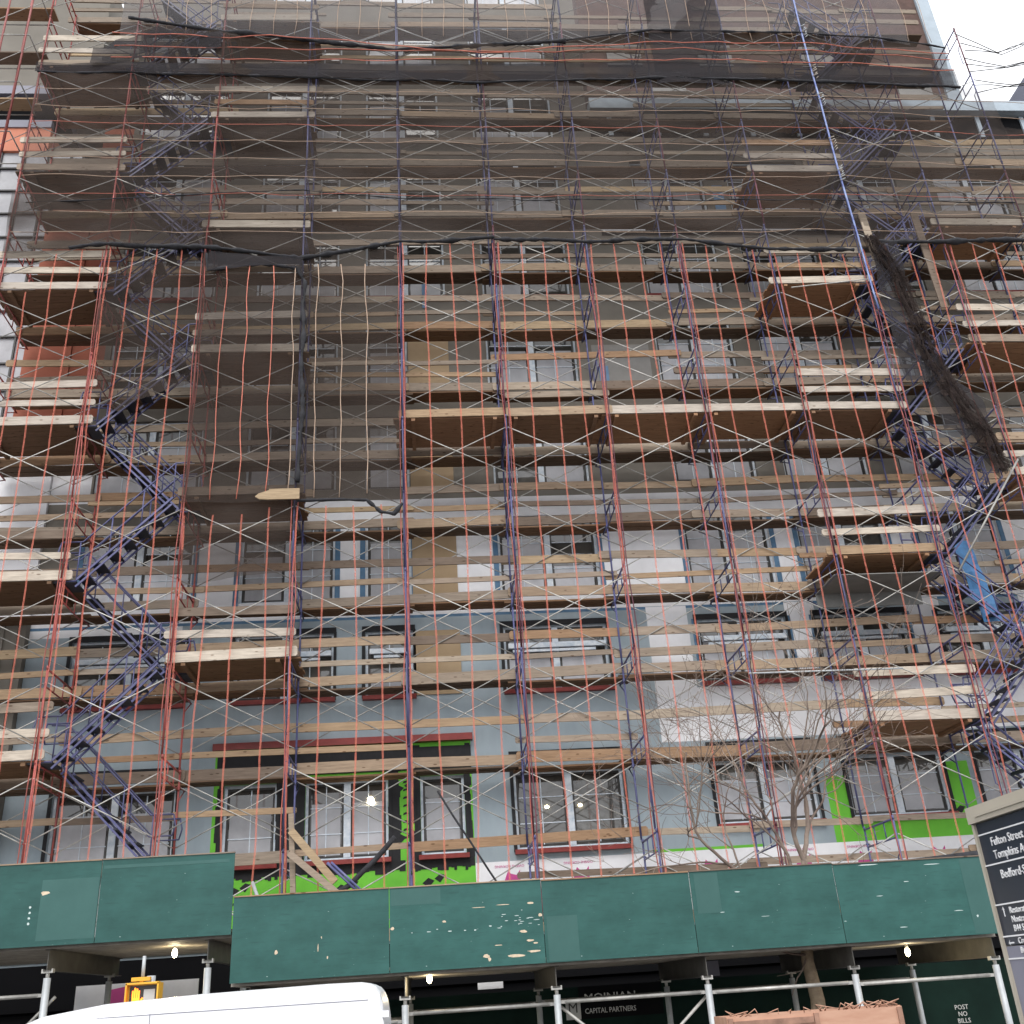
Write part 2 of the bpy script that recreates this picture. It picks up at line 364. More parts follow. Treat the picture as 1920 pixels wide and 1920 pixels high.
wb.face([(XB, WY, GZ), (XB, 14, GZ), (XB, 14, ZW), (XB, WY, ZW)]); wb.face([(15.6, WY, ZW), (15.6, 14, ZW), (15.6, 14, ZT), (15.6, WY, ZT)])
wb.face([(XA, WY, ZT), (15.6, WY, ZT), (15.6, 14, ZT), (XA, 14, ZT)]); wb.face([(15.6, WY, ZW), (XB, WY, ZW), (XB, 14, ZW), (15.6, 14, ZW)])
wb.face([(XA, 14, GZ), (XB, 14, GZ), (XB, 14, ZW), (XA, 14, ZW)])
M['memb2'] = mat('pale_taupe_patch', (.27, .26, .245), .9, var=.08)
wb.build('wall', [M['memb'], M['white_ins'], M['taupe'], M['green'], M['terra'], M['blue_tape'], M['memb2'], M['white_ins'], M['darkpanel']], B)
# setback storey and parapet of the lower wing
b = MB(); b.box((16.6, 6.0, ZW - 1), (30.35, 14, 42)); b.build('setback_wall', M['brick'], B)
b = MB()
for x, z in ((17.5, 29), (21, 29), (25, 29), (17.5, 33), (21, 33), (25, 33), (19, 31), (28.5, 31)): b.box((x, 5.9, z), (x + 1.3, 5.99, z + 1.1))
b.build('pale_patch', M['memb2'], B)
b = MB(); b.box((30.36, 5.9, ZW), (30.9, 12, 42)); b.build('corner_screen', M['parapet'], B)
b = MB(); b.box((15.65, WY - .35, ZW - .3), (XB, WY + .2, ZW + .12)); b.build('parapet', M['parapet'], B)
b = MB(); b.box((15.65, WY - .06, ZW - 1.25), (XB, WY - .004, ZW - .32)); b.build('dark_band', M['darkpanel'], B)
b = MB()
for i in range(10): b.box((16.2 + 1.5 * i, WY - .12, ZW - 1.2), (16.34 + 1.5 * i, WY - .065, ZW - .32))
b.build('parapet_bracket', M['parapet'], B)
# windows
mut = 0
for (x0, x1, z0, z1, r) in ops:
    if not seen((x0, WY, z0), (x1, WY, z1), 150): continue
    fr = MB(); y = WY + .1; t = .055
    w = x1 - x0; nsash = 2 if w > 1.6 else 1
    fr.box((x0, y, z0), (x0 + t, y + .09, z1)); fr.box((x1 - t, y, z0), (x1, y + .09, z1))
    fr.box((x0 + t, y, z0), (x1 - t, y + .09, z0 + t)); fr.box((x0 + t, y, z1 - t), (x1 - t, y + .09, z1))
    gk = MB(); gl = MB(); fm = MB(); edges = [x0 + t]
    if nsash == 2:
        xm = (x0 + x1) / 2; fr.box((xm - .075, y - .01, z0 + t), (xm + .075, y + .08, z1 - t)); spans = [(x0 + t, xm - .075), (xm + .075, x1 - t)]
    else: spans = [(x0 + t, x1 - t)]
    for (a, c) in spans:
        g = .045; yb = y + .03
        gk.box((a, yb, z0 + t), (a + g, yb + .05, z1 - t)); gk.box((c - g, yb, z0 + t), (c, yb + .05, z1 - t))
        gk.box((a + g, yb, z0 + t), (c - g, yb + .05, z0 + t + g)); gk.box((a + g, yb, z1 - t - g), (c - g, yb + .05, z1 - t))
        gl.box((a + g, yb + .03, z0 + t + g), (c - g, yb + .04, z1 - t - g))
        mm = (a + c) / 2; fr.box((mm - .011, yb + .012, z0 + t + g), (mm + .011, yb + .028, z1 - t - g))
        for q in (1, 2):
            zz = z0 + (z1 - z0) * q / 3; fr.box((a + g, yb + .008, zz - .011), (c - g, yb + .024, zz + .011))
        hh = rnd.choice([.35, .6, .75, .8, .7]) if r else .75
        if rnd.random() < .85 and not (r == 0 and 12 < x0 < 13):
            zt = z0 + t + g + (z1 - z0 - 2 * t - 2 * g) * hh
            fm.box((a + g + .02, yb + .0255, z0 + t + g + .02), (c - g - .03, yb + .0285, zt))
    wo_ = fr.build('window', M['frame'], B, (x0, WY, z0)); gl.build('pane', M['glass'], wo_, (x0, WY, z0)); gk.build('sash', M['gasket'], wo_, (x0, WY, z0))
    if fm.v: fm.build('film_painted_reflection', M['film'], wo_, (x0, WY, z0))  # pale film also stands in for sky mirrored in the panes
    if r in (0, 1) or (r in (5,)):
        sb = MB(); sb.box((x0 - .06, WY - .12, z0 - .1), (x1 + .06, WY + .1, z0 - .004)); sb.build('window_sill', M['sill'], wo_, (x0, WY, z0))
    if r in (1,):
        sb = MB(); sb.box((x0 + .1, WY - .06, z0 + 1.0), (x1 - .05, WY + .02, z0 + 1.12)); sb.box((x0 + .2, WY - .05, z0 + .9), (x1 - .3, WY - .01, z0 + .96)); sb.build('vent_hood', M['frame'], wo_, (x0, WY, z0))
    if r in (0, 1):
        sb = MB(); zt = z1 + .32 if r == 0 else z1 - .02
        sb.box((x0 - .08, WY - .035, zt), (x1 + .06, WY - .004, zt + .13)); 
        sb.box((x0 - .08, WY - .03, z0 - .05), (x0 - .004, WY - .005, z1)); sb.box((x1 + .004, WY - .03, z0 - .05), (x1 + .07, WY - .005, z1))
        sb.build('lintel_seal', M['black'], wo_, (x0, WY, z0))
    if r == 2 or (r == 1 and x0 > 15):
        for xa_, xb_ in ((x0 - .13, x0 - .004), (x1 + .004, x1 + .13)):
            sb = MB(); sb.box((xa_, WY - .014, z0 - .1), (xb_, WY - .004, z1)); sb.build('flashing_tape', M['blue_tape'], wo_, (x0, WY, z0))
# beige boards right of the single windows, black rebate round the green bay, prints
for r in (1, 2, 3, 4):
    z0, z1 = rows[r]; b = MB(); b.box((9.88, WY - .03, z0 - .02), (10.97, WY - .004, z1 - .05)); b.build('beige_infill_panel', M['beige'], B)
b = MB()
for (x0, x1) in ((5.55, 5.66), (6.84, 7.4), (9.26, 9.5), (9.78, 9.93), (10.94, 11.08)):
    pts = 14; 
    for q in range(pts):
        za = 4.45 + (7.1 - 4.45) * q / pts; zb = 4.45 + (7.1 - 4.45) * (q + 1) / pts; j0, j1 = rnd.uniform(-.04, .03), rnd.uniform(-.04, .03)
        b.box((x0 + j0, WY - .008, za), (x1 + j1, WY - .004, zb))
b.box((5.5, WY - .03, 6.55), (11.1, WY - .009, 7.05))
for (x0, x1) in ((7.0, 9.6), (9.8, 11.0), (5.55, 6.9)):
    for q in range(20):
        xa = x0 + (x1 - x0) * q / 20; b.box((xa, WY - .0095, 4.42 + rnd.uniform(-.05, .04)), (xa + (x1 - x0) / 20, WY - .0045, 4.64))
b.build('black_sealant_border', M['black'], B)
b = MB(); b.box((5.4, WY - .16, 7.15), (11.15, WY - .004, 7.3)); b.build('red_lintel', M['sill'], B)
b = MB()
def diamond(mb, cx, cz, s, sk=.3, y=WY - .006):
    mb.face([(cx - s, y, cz), (cx, y, cz - s * .7), (cx + s, y, cz + s * sk), (cx, y, cz + s * .8)])
for cx, cz in ((6.1, 4.2), (8.35, 4.14), (10.2, 4.17), (9.62, 5.1), (9.58, 6.15), (22.05, 5.0)):
    diamond(b, cx - .12, cz - .02, .13); diamond(b, cx + .13, cz + .06, .12, .5)
for q in range(16):
    x = 5.7 + q * .33 + rnd.uniform(-.05, .05); z = 3.95 + rnd.uniform(-.05, .03); b.face([(x, WY - .006, z), (x + .09, WY - .006, z + .02), (x + .1, WY - .006, z + .06), (x + .01, WY - .006, z + .05)])
for q in range(9):
    z = 4.9 + q * .17; b.face([(9.56, WY - .0065, z), (9.68, WY - .0065, z + .03), (9.66, WY - .0065, z + .07), (9.58, WY - .0065, z + .05)])
b.build('printed_diamonds', M['black'], B)
b = MB()
for cx in (11.85, 13.35, 16.2, 18.3, 19.7, 21.4, 24.2):
    z = 4.04; b.face([(cx - .16, WY - .005, z), (cx + .2, WY - .005, z), (cx + .2, WY - .005, z + .27), (cx + .12, WY - .005, z + .17), (cx, WY - .005, z + .2), (cx - .06, WY - .005, z + .26), (cx - .12, WY - .005, z + .12)])
b.build('pink_print_mark', M['pink'], B)
for cx in (11.9, 13.4, 18.35, 19.75):
    text('OWENS CORNING', 'pink_lettering', M['pink'], (cx + .25, WY - .006, 4.42), (R(90), R(180), 0), .075, B, .001)
b = MB(); b.box((XA, WY - .05, 3.05), (XB, WY - .006, 3.3)); b.build('base_board', M['beige'], B)
for xa_, za_, xb_, zb_ in ((19.15, 22.5, 19.47, 23.65), (15.05, 16.4, 15.3, 17.2), (10.3, 19.2, 10.42, 20.2)):
    b = MB(); b.box((xa_, WY - .02, za_), (xb_, WY - .008, zb_)); b.build('blue_sheet', M['bluepaper'], B)
b = MB(); b.box((15.6, WY - .03, 21.75), (XB, WY - .006, 21.9)); b.build('dark_joint', M['darkpanel'], B)
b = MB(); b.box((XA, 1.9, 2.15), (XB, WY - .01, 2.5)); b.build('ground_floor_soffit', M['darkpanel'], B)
b = MB(); b.box((XA - 12, 2.0, GZ + .14), (XB, 2.28, 2.1)); b.build('ground_floor_wall', M['darkpanel'], B)  # shed's shade is put into this wall's near-black colour
b = MB()
for i in range(8): b.ball((12.6 + .9 * (i % 2) , WY + .2, 5.55 + 0 * i), .001, 4)
# ceiling lamps seen in two windows
for i, (x, z) in enumerate(((12.75, 5.62), (13.5, 5.62), (8.85, 5.95))):
    b = MB(); b.ball((x, WY + .118, z), .045 if i < 2 else .075, 10, (1, .12, .7 if i < 2 else 1.2)); b.build('indoor_lamp', M['bulb'], B)

# neighbour at the left
N = thing('neighbour_building', 'neighbouring building at the left edge with orange panel, dark soffit and grooved brown wall', 'building', (-3, 5, GZ))
b = MB(); b.box((-14, 2.1, GZ), (XA - .01, 12, 10.3))
for i in range(40): b.box((XA - .3 - .3 * i, 2.06, 4), (XA - .18 - .3 * i, 2.1, 10.3))
b.build('brown_grooved_wall', M['taupe'], N)
b = MB(); b.box((-14, 2.2, 10.3), (XA - .01, 12, 15.5)); b.build('pale_wall', M['white_ins'], N)
b = MB(); b.box((-.15, 2.25, 15.5), (XA - .01, 12, 24.2)); b.build('terracotta_wall', M['terra'], N)
b = MB(); b.box((-14, 3.9, 15.5), (-.16, 12, 26.5)); b.build('glazed_wall', M['film'], N)
b = MB()
for i in range(8): b.box((-.5 - .7 * i, 3.84, 15.5), (-.45 - .7 * i, 3.9, 26.5))
for i in range(12): b.box((-8, 3.83, 15.9 + .9 * i), (-.17, 3.895, 15.95 + .9 * i))
b.build('glazing_bar', M['gasket'], N)
b = MB(); b.box((-14, 3.8, 26.5), (-1.2, 12, 27.5)); b.build('orange_panel', M['orange_panel'], N)
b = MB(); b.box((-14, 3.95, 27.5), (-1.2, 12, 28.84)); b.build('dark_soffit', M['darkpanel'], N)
b = MB(); b.box((-14, 3.7, 28.85), (-1.2, 12, 29.2)); b.box((-14, 3.75, 27.45), (-1.2, 4.5, 27.75)); b.build('grey_fascia', M['lavender'], N)
b = MB(); b.box((-14, 5, 29.2), (-.5, 12, 36)); b.build('upper_wall', M['taupe'], N)
# far block at the far right beyond the sky gap
b = MB(); b.box((34.4, 3, GZ), (42, 12, 33.5)); tag(b.build('distant_tower', M['lavender']), 'pale grey netted block at the right edge beyond the gap of sky', 'building')

# ------------------------------------------------------------------ scaffold frames
def frame_mesh():
    legs = []
    for y in (0, D):
        m = MB(); m.tube([(0, y, .0), (0, y, H - .02)], .0215, 8); m.tube([(0, y, H - .06), (0, y, H + .02)], .026, 8)
        for z in (.362, 1.582): m.tube([(-.04, y, z), (.04, y, z)], .012, 6)
        legs.append(m)
    h = MB(); h.tube([(0, 0, 1.88), (0, D, 1.88)], .0215, 8); h.tube([(0, 0, 1.52), (0, D, 1.52)], .017, 6)
    for y in (.5, 1.02): h.tube([(0, y, 1.52), (0, y, 1.88)], .014, 6)
    h.tube([(0, .02, .5), (0, .13, .56), (0, .13, 1.16), (0, .02, 1.22)], .012, 6)
    return legs, h
_l, _h = frame_mesh()
def to_mesh(mb, name, m):
    o = mb.build(name, m); me = o.data; bpy.data.objects.remove(o); return me
fmesh = {c: ([to_mesh(x, 'standard', M[c]) for x in _l], to_mesh(_h, 'header', M[c])) for c in ('red', 'blue', 'maroon')}
def add(name, me, loc, parent=None):
    o = bpy.data.objects.new(name, me); COL.objects.link(o); o.location = loc
    if parent: o.parent = parent
    return o
cname = {'red': 'red', 'blue': 'blue', 'maroon': 'dark maroon'}
for i in range(0, 14):
    for k in KS:
        zb = stud(k) - 1.582
        if not seen((i * L, 0, zb), (i * L, D, zb + H)) or (i >= 11 and k > 11) or (i >= 12 and k > 9): continue
        c = 'red' if i <= 2 else 'blue'
        c2 = c if i <= 4 else ('maroon' if (i * 7 + k * 3) % 5 < 2 else 'blue')
        t = thing('scaffold_frame', f'{cname[c2]} steel frame in {ORD[i]} scaffold column from the left, {ORD[k+1]} lift above hoarding', 'scaffold frame', (i * L + rnd.uniform(-.012, .012), rnd.uniform(-.01, .01), zb), 'frames stacked into the scaffold')
        if k == -1 and i <= 2: t.scale = (1, 1, .87); t.location.z = zb + .13 * H
        add('standard', fmesh[c2][0][0], (0, 0, 0), t); add('standard', fmesh[c][0][1], (0, 0, 0), t); add('header', fmesh[c][1], (0, 0, 0), t)
# cross braces
br = MB(); br.tube([(.03, -.012, 1.22), (L - .03, -.012, 0)], .0125, 6); br.tube([(.03, .012, 0), (L - .03, .012, 1.22)], .0125, 6); br.ball((L / 2, 0, .61), .02, 6)
brm = to_mesh(br, 'cross_brace', M['galv'])
lst = []
for s, y in (('front', -.03), ('rear', D + .03)):
    for i in range(-1, 13):
        for k in KS:
            z = stud(k) - 1.22
            if i == -1 or (i >= 10 and k > 10) or (i >= 11 and k > 8): continue
            if not seen((i * L, y, z), (i * L + L, y, z + 1.22)): continue
            if s == 'rear' and k == -1 and i in (3, 4): continue
            a, c = px(i * L, y, z), px(i * L + L, y, z + 1.22); lst.append((math.dist(a, c), s, i, k, y, z))
lst.sort(reverse=True)
for _, s, i, k, y, z in lst[:300]:
    o = add('cross_brace', brm, (i * L, y, z)); tag(o, f'{s} galvanised cross brace in {ORD[i]} bay from the left, {ORD[k+1]} lift above hoarding', 'cross brace', 'cross braces between the frames')
if len(lst) > 300:
    b = MB()
    for _, s, i, k, y, z in lst[300:]:
        b.tube([(i * L + .03, y - .012, z + 1.22), (i * L + L - .03, y - .012, z)], .0125, 6); b.tube([(i * L + .03, y + .012, z), (i * L + L - .03, y + .012, z + 1.22)], .0125, 6)
    tag(b.build('upper_cross_braces', M['galv']), 'galvanised cross braces of the topmost lifts', 'cross braces', kind='stuff')

# ------------------------------------------------------------------ guard boards and walkways
full = [(i, 4) for i in range(4, 9)] + [(8, 0), (8, 2), (8, 6), (8, 8), (10, 1), (10, 3), (10, 5), (10, 7)] + [(0, k) for k in (0, 2, 4, 6, 8, 10)] + [(2, k) for k in (1, 3, 5, 7, 9, 11)]
boards = []
rows_b = [('edge', .27, .225, 1.585), ('middle', .66, .135, 1.57), ('top', 1.15, .2, 1.56), ('spare', .93, .12, 1.46)]
for k in KS:
    for nm, dz, hh, y in rows_b:
        if k == -1 and nm in ('top', 'spare'): continue
        i = 0; nb = 0
        while i <= 12:
            span = 1 if rnd.random() < .68 else 2
            if i + span > 13: span = 1
            if rnd.random() < {'edge': .03, 'spare': .68 if k >= 2 else .9}.get(nm, .06): i += span; continue
            x0 = i * L - rnd.uniform(.05, .28); x1 = (i + span) * L + rnd.uniform(.02, .25)
            if k == -1 and nm == 'edge': dz = -.23 if i >= 3 else .42
            if k == -1 and nm == 'edge' and 2 <= i <= 3: i += span; continue
            if k == -1 and nm == 'middle': dz = .5 if i >= 3 else 1.35
            z = stud(k) + dz; tilt = rnd.uniform(-.02, .02)
            h2 = hh * rnd.uniform(.88, 1.08) * (.6 if k == -1 and nm == 'edge' and i >= 3 else 1)
            if nm == 'middle' and rnd.random() < .15: h2 = .2
            if i + span > 11 and k > 9: i += span; continue
            nb += 1
            if seen((x0, y, z), (x1, y, z)): 
                a, c = px(x0, y, z), px(x1, y, z); boards.append((math.dist(a, c), nm, i, span, k, x0, x1, y + (.0 if nb % 2 else .043), z + rnd.uniform(-.025, .025), h2, tilt))
            i += span
for (i, k) in full:    # boards along the front of the full-width decks
    for nm, dz, hh in (('kick', .345 + .13, .215),) + ((('rail', .345 + .6, .17), ('handrail', .345 + 1.1, .2)) if (i, k) not in ((4, 4), (2, 3), (2, 7)) else ()):
        if nm != 'kick' and (i not in (0, 2, 8)) and rnd.random() < .4: continue
        x0 = i * L - rnd.uniform(.1, .2); x1 = (i + 1) * L + rnd.uniform(.1, .22); z = stud(k) + dz; y = .055 + .0 * i
        if i % 2: y -= .002; z += .0
        if (i, k) in full and (i - 1, k) in full: x0 = i * L + .02
        if seen((x0, y, z), (x1, y, z)):
            a, c = px(x0, y, z), px(x1, y, z); boards.append((math.dist(a, c) + 60, 'front ' + nm, i, 1, k, x0, x1, y, z, hh * rnd.uniform(.9, 1.05), rnd.uniform(-.02, .02)))
boards.sort(reverse=True)
def plank_into(b, x0, x1, y, z, h2, tilt, th=.04):
    b.box((x0, y - th / 2, z - h2 / 2), (x0 + (x1 - x0), y + th / 2, z + h2 / 2))
stuffb = MB()
for n, (_, nm, i, span, k, x0, x1, y, z, h2, tilt) in enumerate(boards):
    w = x1 - x0; cc = min(.035, h2 * .2); th = .02
    prof = [(-w / 2, -h2 / 2 + cc), (-w / 2 + cc, -h2 / 2), (w / 2 - cc, -h2 / 2), (w / 2, -h2 / 2 + cc), (w / 2, h2 / 2 - cc), (w / 2 - cc, h2 / 2), (-w / 2 + cc, h2 / 2), (-w / 2, h2 / 2 - cc)]
    ca, sa = math.cos(tilt), math.sin(tilt)
    P = [(p * ca - q * sa, p * sa + q * ca) for p, q in prof]
    b = MB() if n < 300 else stuffb; o0 = (0, 0, 0) if n < 300 else ((x0 + x1) / 2, y, z)
    b.face([(p + o0[0], o0[1] - th, q + o0[2]) for p, q in P]); b.face([(p + o0[0], o0[1] + th, q + o0[2]) for p, q in reversed(P)])
    for a in range(8):
        p, q = P[a], P[(a + 1) % 8]; b.face([(p[0] + o0[0], o0[1] - th, p[1] + o0[2]), (p[0] + o0[0], o0[1] + th, p[1] + o0[2]), (q[0] + o0[0], o0[1] + th, q[1] + o0[2]), (q[0] + o0[0], o0[1] - th, q[1] + o0[2])])
    if n < 300:
        fr_ = nm.startswith('front'); m = M['palewood'] if (fr_ and rnd.random() < .7) else (M['yellowwood'] if rnd.random() < (.03 if k < 6 else .08) else M['plank'])
        o = b.build('guard_board', m); o.location = ((x0 + x1) / 2, y, z)
        ex = f' to {ORD[i+1]}' if span == 2 else ''
        tag(o, f'wooden {nm} board spanning {ORD[i]}{ex} bay from the left, {ORD[k+1]} lift above hoarding', 'board', 'guard boards along the scaffold lifts')
if stuffb.v: tag(stuffb.build('upper_guard_boards', M['plank']), 'wooden guard boards of the highest scaffold lifts', 'boards', kind='stuff')
for k in KS:
    for i in range(0, 13):
        z = top(k)
        if k < 0 or (i > 10 and k > 9) or not seen((i * L, 1.6, z), (i * L + L, 2.1, z)): continue
        b = MB(); x0 = -rnd.uniform(.03, .2); x1 = L + rnd.uniform(.0, .2)
        for q, (ya, yb) in enumerate(((1.61, 1.83), (1.845, 2.07))):
            b.box((x0 + rnd.uniform(-.1, .1), ya, -.24 - .012 * q - .045 * (i % 2)), (x1 + rnd.uniform(-.1, .1), yb, -.2 - .012 * q - .045 * (i % 2)))
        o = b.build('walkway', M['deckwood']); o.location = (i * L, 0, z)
        tag(o, f'narrow two-plank walkway beside the wall, {ORD[i]} bay from the left, {ORD[k+1]} lift above hoarding', 'walkway', 'plank walkways along the wall')
        c = MB(); c.tube([(0, D, -.32), (0, 2.1, -.32)], .02, 6); c.tube([(0, D, -.66), (0, 2.05, -.34)], .014, 6); c.build('bracket', M['blue' if i > 2 else 'red'], o).location = (0, 0, 0)
for (i, k) in full:
    z = top(k)
    if not seen((i * L, 0, z), (i * L + L, 1.5, z)): continue
    b = MB()
    for q in range(6):
        y0 = .1 + q * .235; zq = .052 * (i % 2) + rnd.uniform(0, .006); b.box((-.14 + rnd.uniform(-.08, .05), y0, zq), (L + .14 + rnd.uniform(-.05, .08), y0 + .222, zq + .04))
    for x in (.25, L - .25): b.box((x - .045, .05, -.07), (x + .045, 1.5, -.004))
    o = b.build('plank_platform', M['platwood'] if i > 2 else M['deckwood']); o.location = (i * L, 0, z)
    tag(o, f'full-width plank platform in {ORD[i]} bay from the left, {ORD[k+1]} lift above hoarding', 'platform', 'full-width platforms on the scaffold')

# ------------------------------------------------------------------ stairs
def flight(i, k, grp, side):
    """flight from walking level k to k+1 in bay i; even k rises to the right"""
    up = (k % 2 == 0); z0 = top(k); y0 = .12 if up else .82; y1 = y0 + .58
    xa, xb = i * L + .28, i * L + L - .28
    if not up: xa, xb = xb, xa
    if not seen((xa, y0, z0), (xb, y1, z0 + H)): return
    s = 1 if xb > xa else -1
    t = thing('stair_flight', f'blue stair flight rising {"right" if up else "left"} in the {side} stair bay, {ORD[k+1]} lift above hoarding', 'stairs', (xa, y0, z0), grp)
    def st(mb): return mb
    for y in (y0, y1):
        b = MB(); b.beam((xa, y, z0 + .03), (xb, y, z0 + H + .03), .03, .045); b.beam((xa, y, z0 - .13), (xb, y, z0 + H - .13), .03, .04); b.tube([(xa - .45 * s, y, z0 + .02), (xa, y, z0)], .02, 6); b.build('stringer', M['blue'], t)
        b = MB(); b.tube([(xa - .4 * s, y, z0 + .92), (xa + .05 * s, y, z0 + .92), (xb, y, z0 + H + .9), (xb + .35 * s, y, z0 + H + .92)], .019, 6)
        b.tube([(xa - .4 * s, y, z0 + .5), (xa + .05 * s, y, z0 + .5), (xb, y, z0 + H + .45)], .015, 6)
        b.tube([(xa - .4 * s, y, z0 + .5), (xa - .45 * s, y, z0 + .7), (xa - .4 * s, y, z0 + .92)], .017, 6)
        for q in (0, .33, .66, 1): 
            xx = xa + (xb - xa) * q; zz = z0 + H * q; b.tube([(xx, y, zz), (xx, y, zz + .9)], .016, 6)
        b.build('handrail', M['blue'], t)
    n = 7
    for q in range(n):
        f = (q + .5) / n; xx = xa + (xb - xa) * f; zz = z0 + H * f
        b = MB(); b.box((xx - .12, y0 + .02, zz - .02), (xx + .12, y1 - .02, zz + .01)); b.box((xx - .12 , y0 + .02, zz - .06), (xx - .1, y1 - .02, zz - .02)); b.build('tread', M['tread'], t)
    b = MB(); b.box((min(xa - .55 * s, xa), y0, z0 - .03), (max(xa - .55 * s, xa), y1, z0 + .01)); b.build('landing', M['tread'], t)
for k in range(-1, 12):
    flight(1, k, 'stair flights of the left stair bay', 'left'); flight(9, k, 'stair flights of the right stair bay', 'right')

# ------------------------------------------------------------------ nets
def sheet(name, m, pts_top, pts_bot, y, label, nx=40, nz=14, amp=.06, seed=0, parent=None):
    b = MB(); V = []
    def ip(P, x):
        for a, c in zip(P, P[1:]):
            if a[0] <= x <= c[0]: return a[1] + (c[1] - a[1]) * (x - a[0]) / (c[0] - a[0] + 1e-9)
        return P[0][1] if x < P[0][0] else P[-1][1]
    x0 = pts_top[0][0]; x1 = pts_top[-1][0]
    for j in range(nz + 1):
        for i in range(nx + 1):
            x = x0 + (x1 - x0) * i / nx; zt, zb = ip(pts_top, x), ip(pts_bot, x); z = zb + (zt - zb) * j / nz
            V.append((x, y + amp * (noise.noise(Vector((x * .7 + seed, z * .5, seed))) + .5 * noise.noise(Vector((x * 2.1, z * 1.7, seed)))), z))
    k = len(b.v); b.v += V
    for j in range(nz):
        for i in range(nx):
            a = j * (nx + 1) + i; b.f.append((a, a + 1, a + nx + 2, a + nx + 1)); b.m.append(0); b.sm.append(True)
    o = b.build(name, m); tag(o, label, 'debris net', 'dark debris nets'); return o
def cord(x_y_z, r, n=5, wob=.03, seg=14, seed=0):
    P = []
    for (a, c) in zip(x_y_z, x_y_z[1:]):
        a, c = Vector(a), Vector(c); m = max(2, int((c - a).length / .5))
        for q in range(m): P.append(a + (c - a) * q / m)
    P.append(Vector(x_y_z[-1]))
    return [p + Vector((noise.noise(p * .8 + Vector((seed, 0, 0))), .5 * noise.noise(p * .8 + Vector((0, seed, 5))), noise.noise(p * .8 + Vector((9, 0, seed))))) * wob for p in P]
NY = -.09
edge455 = [(-.04, 18.96), (1.57, 19.28), (2.46, 19.41), (4.95, 19.29), (7.35, 18.95), (9.77, 19.49), (12.18, 19.56), (14.61, 19.46), (17.32, 19.5), (19.42, 19.17), (21.73, 19.08), (22.39, 19.42), (27, 19.4), (30.5, 19.4)]
roll = [(1.35, 27.0), (2.17, 27.6), (4.88, 27.11), (7.22, 26.76), (9.71, 26.42), (14.68, 26.89), (17.28, 27.39), (21.84, 27.36), (24.12, 27.17), (26.2, 26.78)]
bandb = [(-.03, 25.43), (4.99, 25.35), (12.1, 25.17), (17.98, 25.42), (21.46, 25.35), (26.25, 25.13)]
bandt = [(-.07, 25.78), (4.96, 25.8), (12.1, 25.88), (17.98, 26.1), (21.46, 26.0), (26.25, 25.9)]
n1 = sheet('debris_net', M['net'], [(0, 25.4), (27.2, 25.2)], edge455, NY, 'wide dark net covering the scaffold between its two black bundled edges', 90, 26, .12, 3)
n1b = sheet('debris_net', M['net'], [(27.2, 23.6), (30.5, 23.4)], [(27.2, 19.4), (30.5, 19.4)], NY, 'short dark net at the right edge below the patch of sky', 10, 12, .12, 4)
n2 = sheet('debris_net', M['net_mid'], [(2.6, 27.3)] + roll[2:], [(0, 25.4)] + bandb[1:], NY - .03, 'dark net gathered between the sagging upper edge and the doubled band', 90, 10, .2, 5)
n3 = sheet('debris_net', M['net_top'], [(2.0, 30.5), (25.2, 30.2)], [(2.1, 27.0)] + roll[2:] , NY, 'topmost pale grey net with vertical cords above the sagging edge', 80, 14, .1, 6)
n4 = sheet('debris_net', M['net_dense'], bandt, bandb, NY - .07, 'doubled dark band of net running across the whole upper scaffold', 100, 5, .07, 8)
n5 = sheet('debris_net', M['net_mid'], [(4.85, 19.2), (7.35, 18.9)], [(4.93, 12.15), (7.35, 12.15)], NY - .02, 'dark net hanging over the third bay from the left above the pale plank end', 14, 30, .09, 11)
n6 = sheet('debris_net', M['net_mid'], [(7.36, 18.95), (9.7, 19.4)], [(7.36, 12.2), (9.68, 12.05)], NY - .02, 'dark net hanging over the fourth bay from the left', 14, 30, .09, 13)
n7 = sheet('debris_net', M['net_mid'], [(4.93, 12.3), (7.38, 12.4)], [(4.95, 10.2), (7.35, 10.5)], NY + .05, 'loose lower flap of dark net under the pale plank end', 14, 10, .2, 17)
n8 = sheet('debris_net', M['net_dense'], [(5.0, 19.2), (6.2, 19.0), (7.35, 18.95)], [(5.0, 18.55), (6.6, 18.7), (7.2, 18.6), (7.35, 18.3)], NY - .09, 'folded black flap of net with pale ties in the third bay', 20, 4, .12, 19)
n9 = sheet('debris_net', M['net_dense'], [(1.4, 26.3), (3.0, 27.1), (4.9, 26.9)], [(1.4, 25.6), (3.0, 25.9), (4.9, 26.2)], NY - .15, 'dark slanting net fold near the upper left corner', 24, 8, .3, 23)
n10 = sheet('debris_net', M['net_dense'], [(17.2, 30.4), (19.4, 30.4)], [(17.2, 25.2), (19.2, 25.2)], NY - .04, 'overlapping vertical strip of net at the top in the eighth bay', 8, 14, .15, 27)
n11 = sheet('debris_net', M['net_mid'], [(-.02, 21.1), (2.4, 20.9), (4.9, 21.0)], [(0, 19.2), (2.4, 19.4), (4.9, 19.3)], NY - .05, 'second layer of dark net at the left above the bundled edge', 20, 6, .15, 29)
n12 = sheet('debris_net', M['net_mid'], [(2.46, 19.35), (4.85, 19.25)], [(2.46, 15.3), (3.2, 14.6), (4.0, 15.0), (4.85, 15.4)], NY + .12, 'ragged dark net in front of the left stairs', 16, 14, .25, 31)

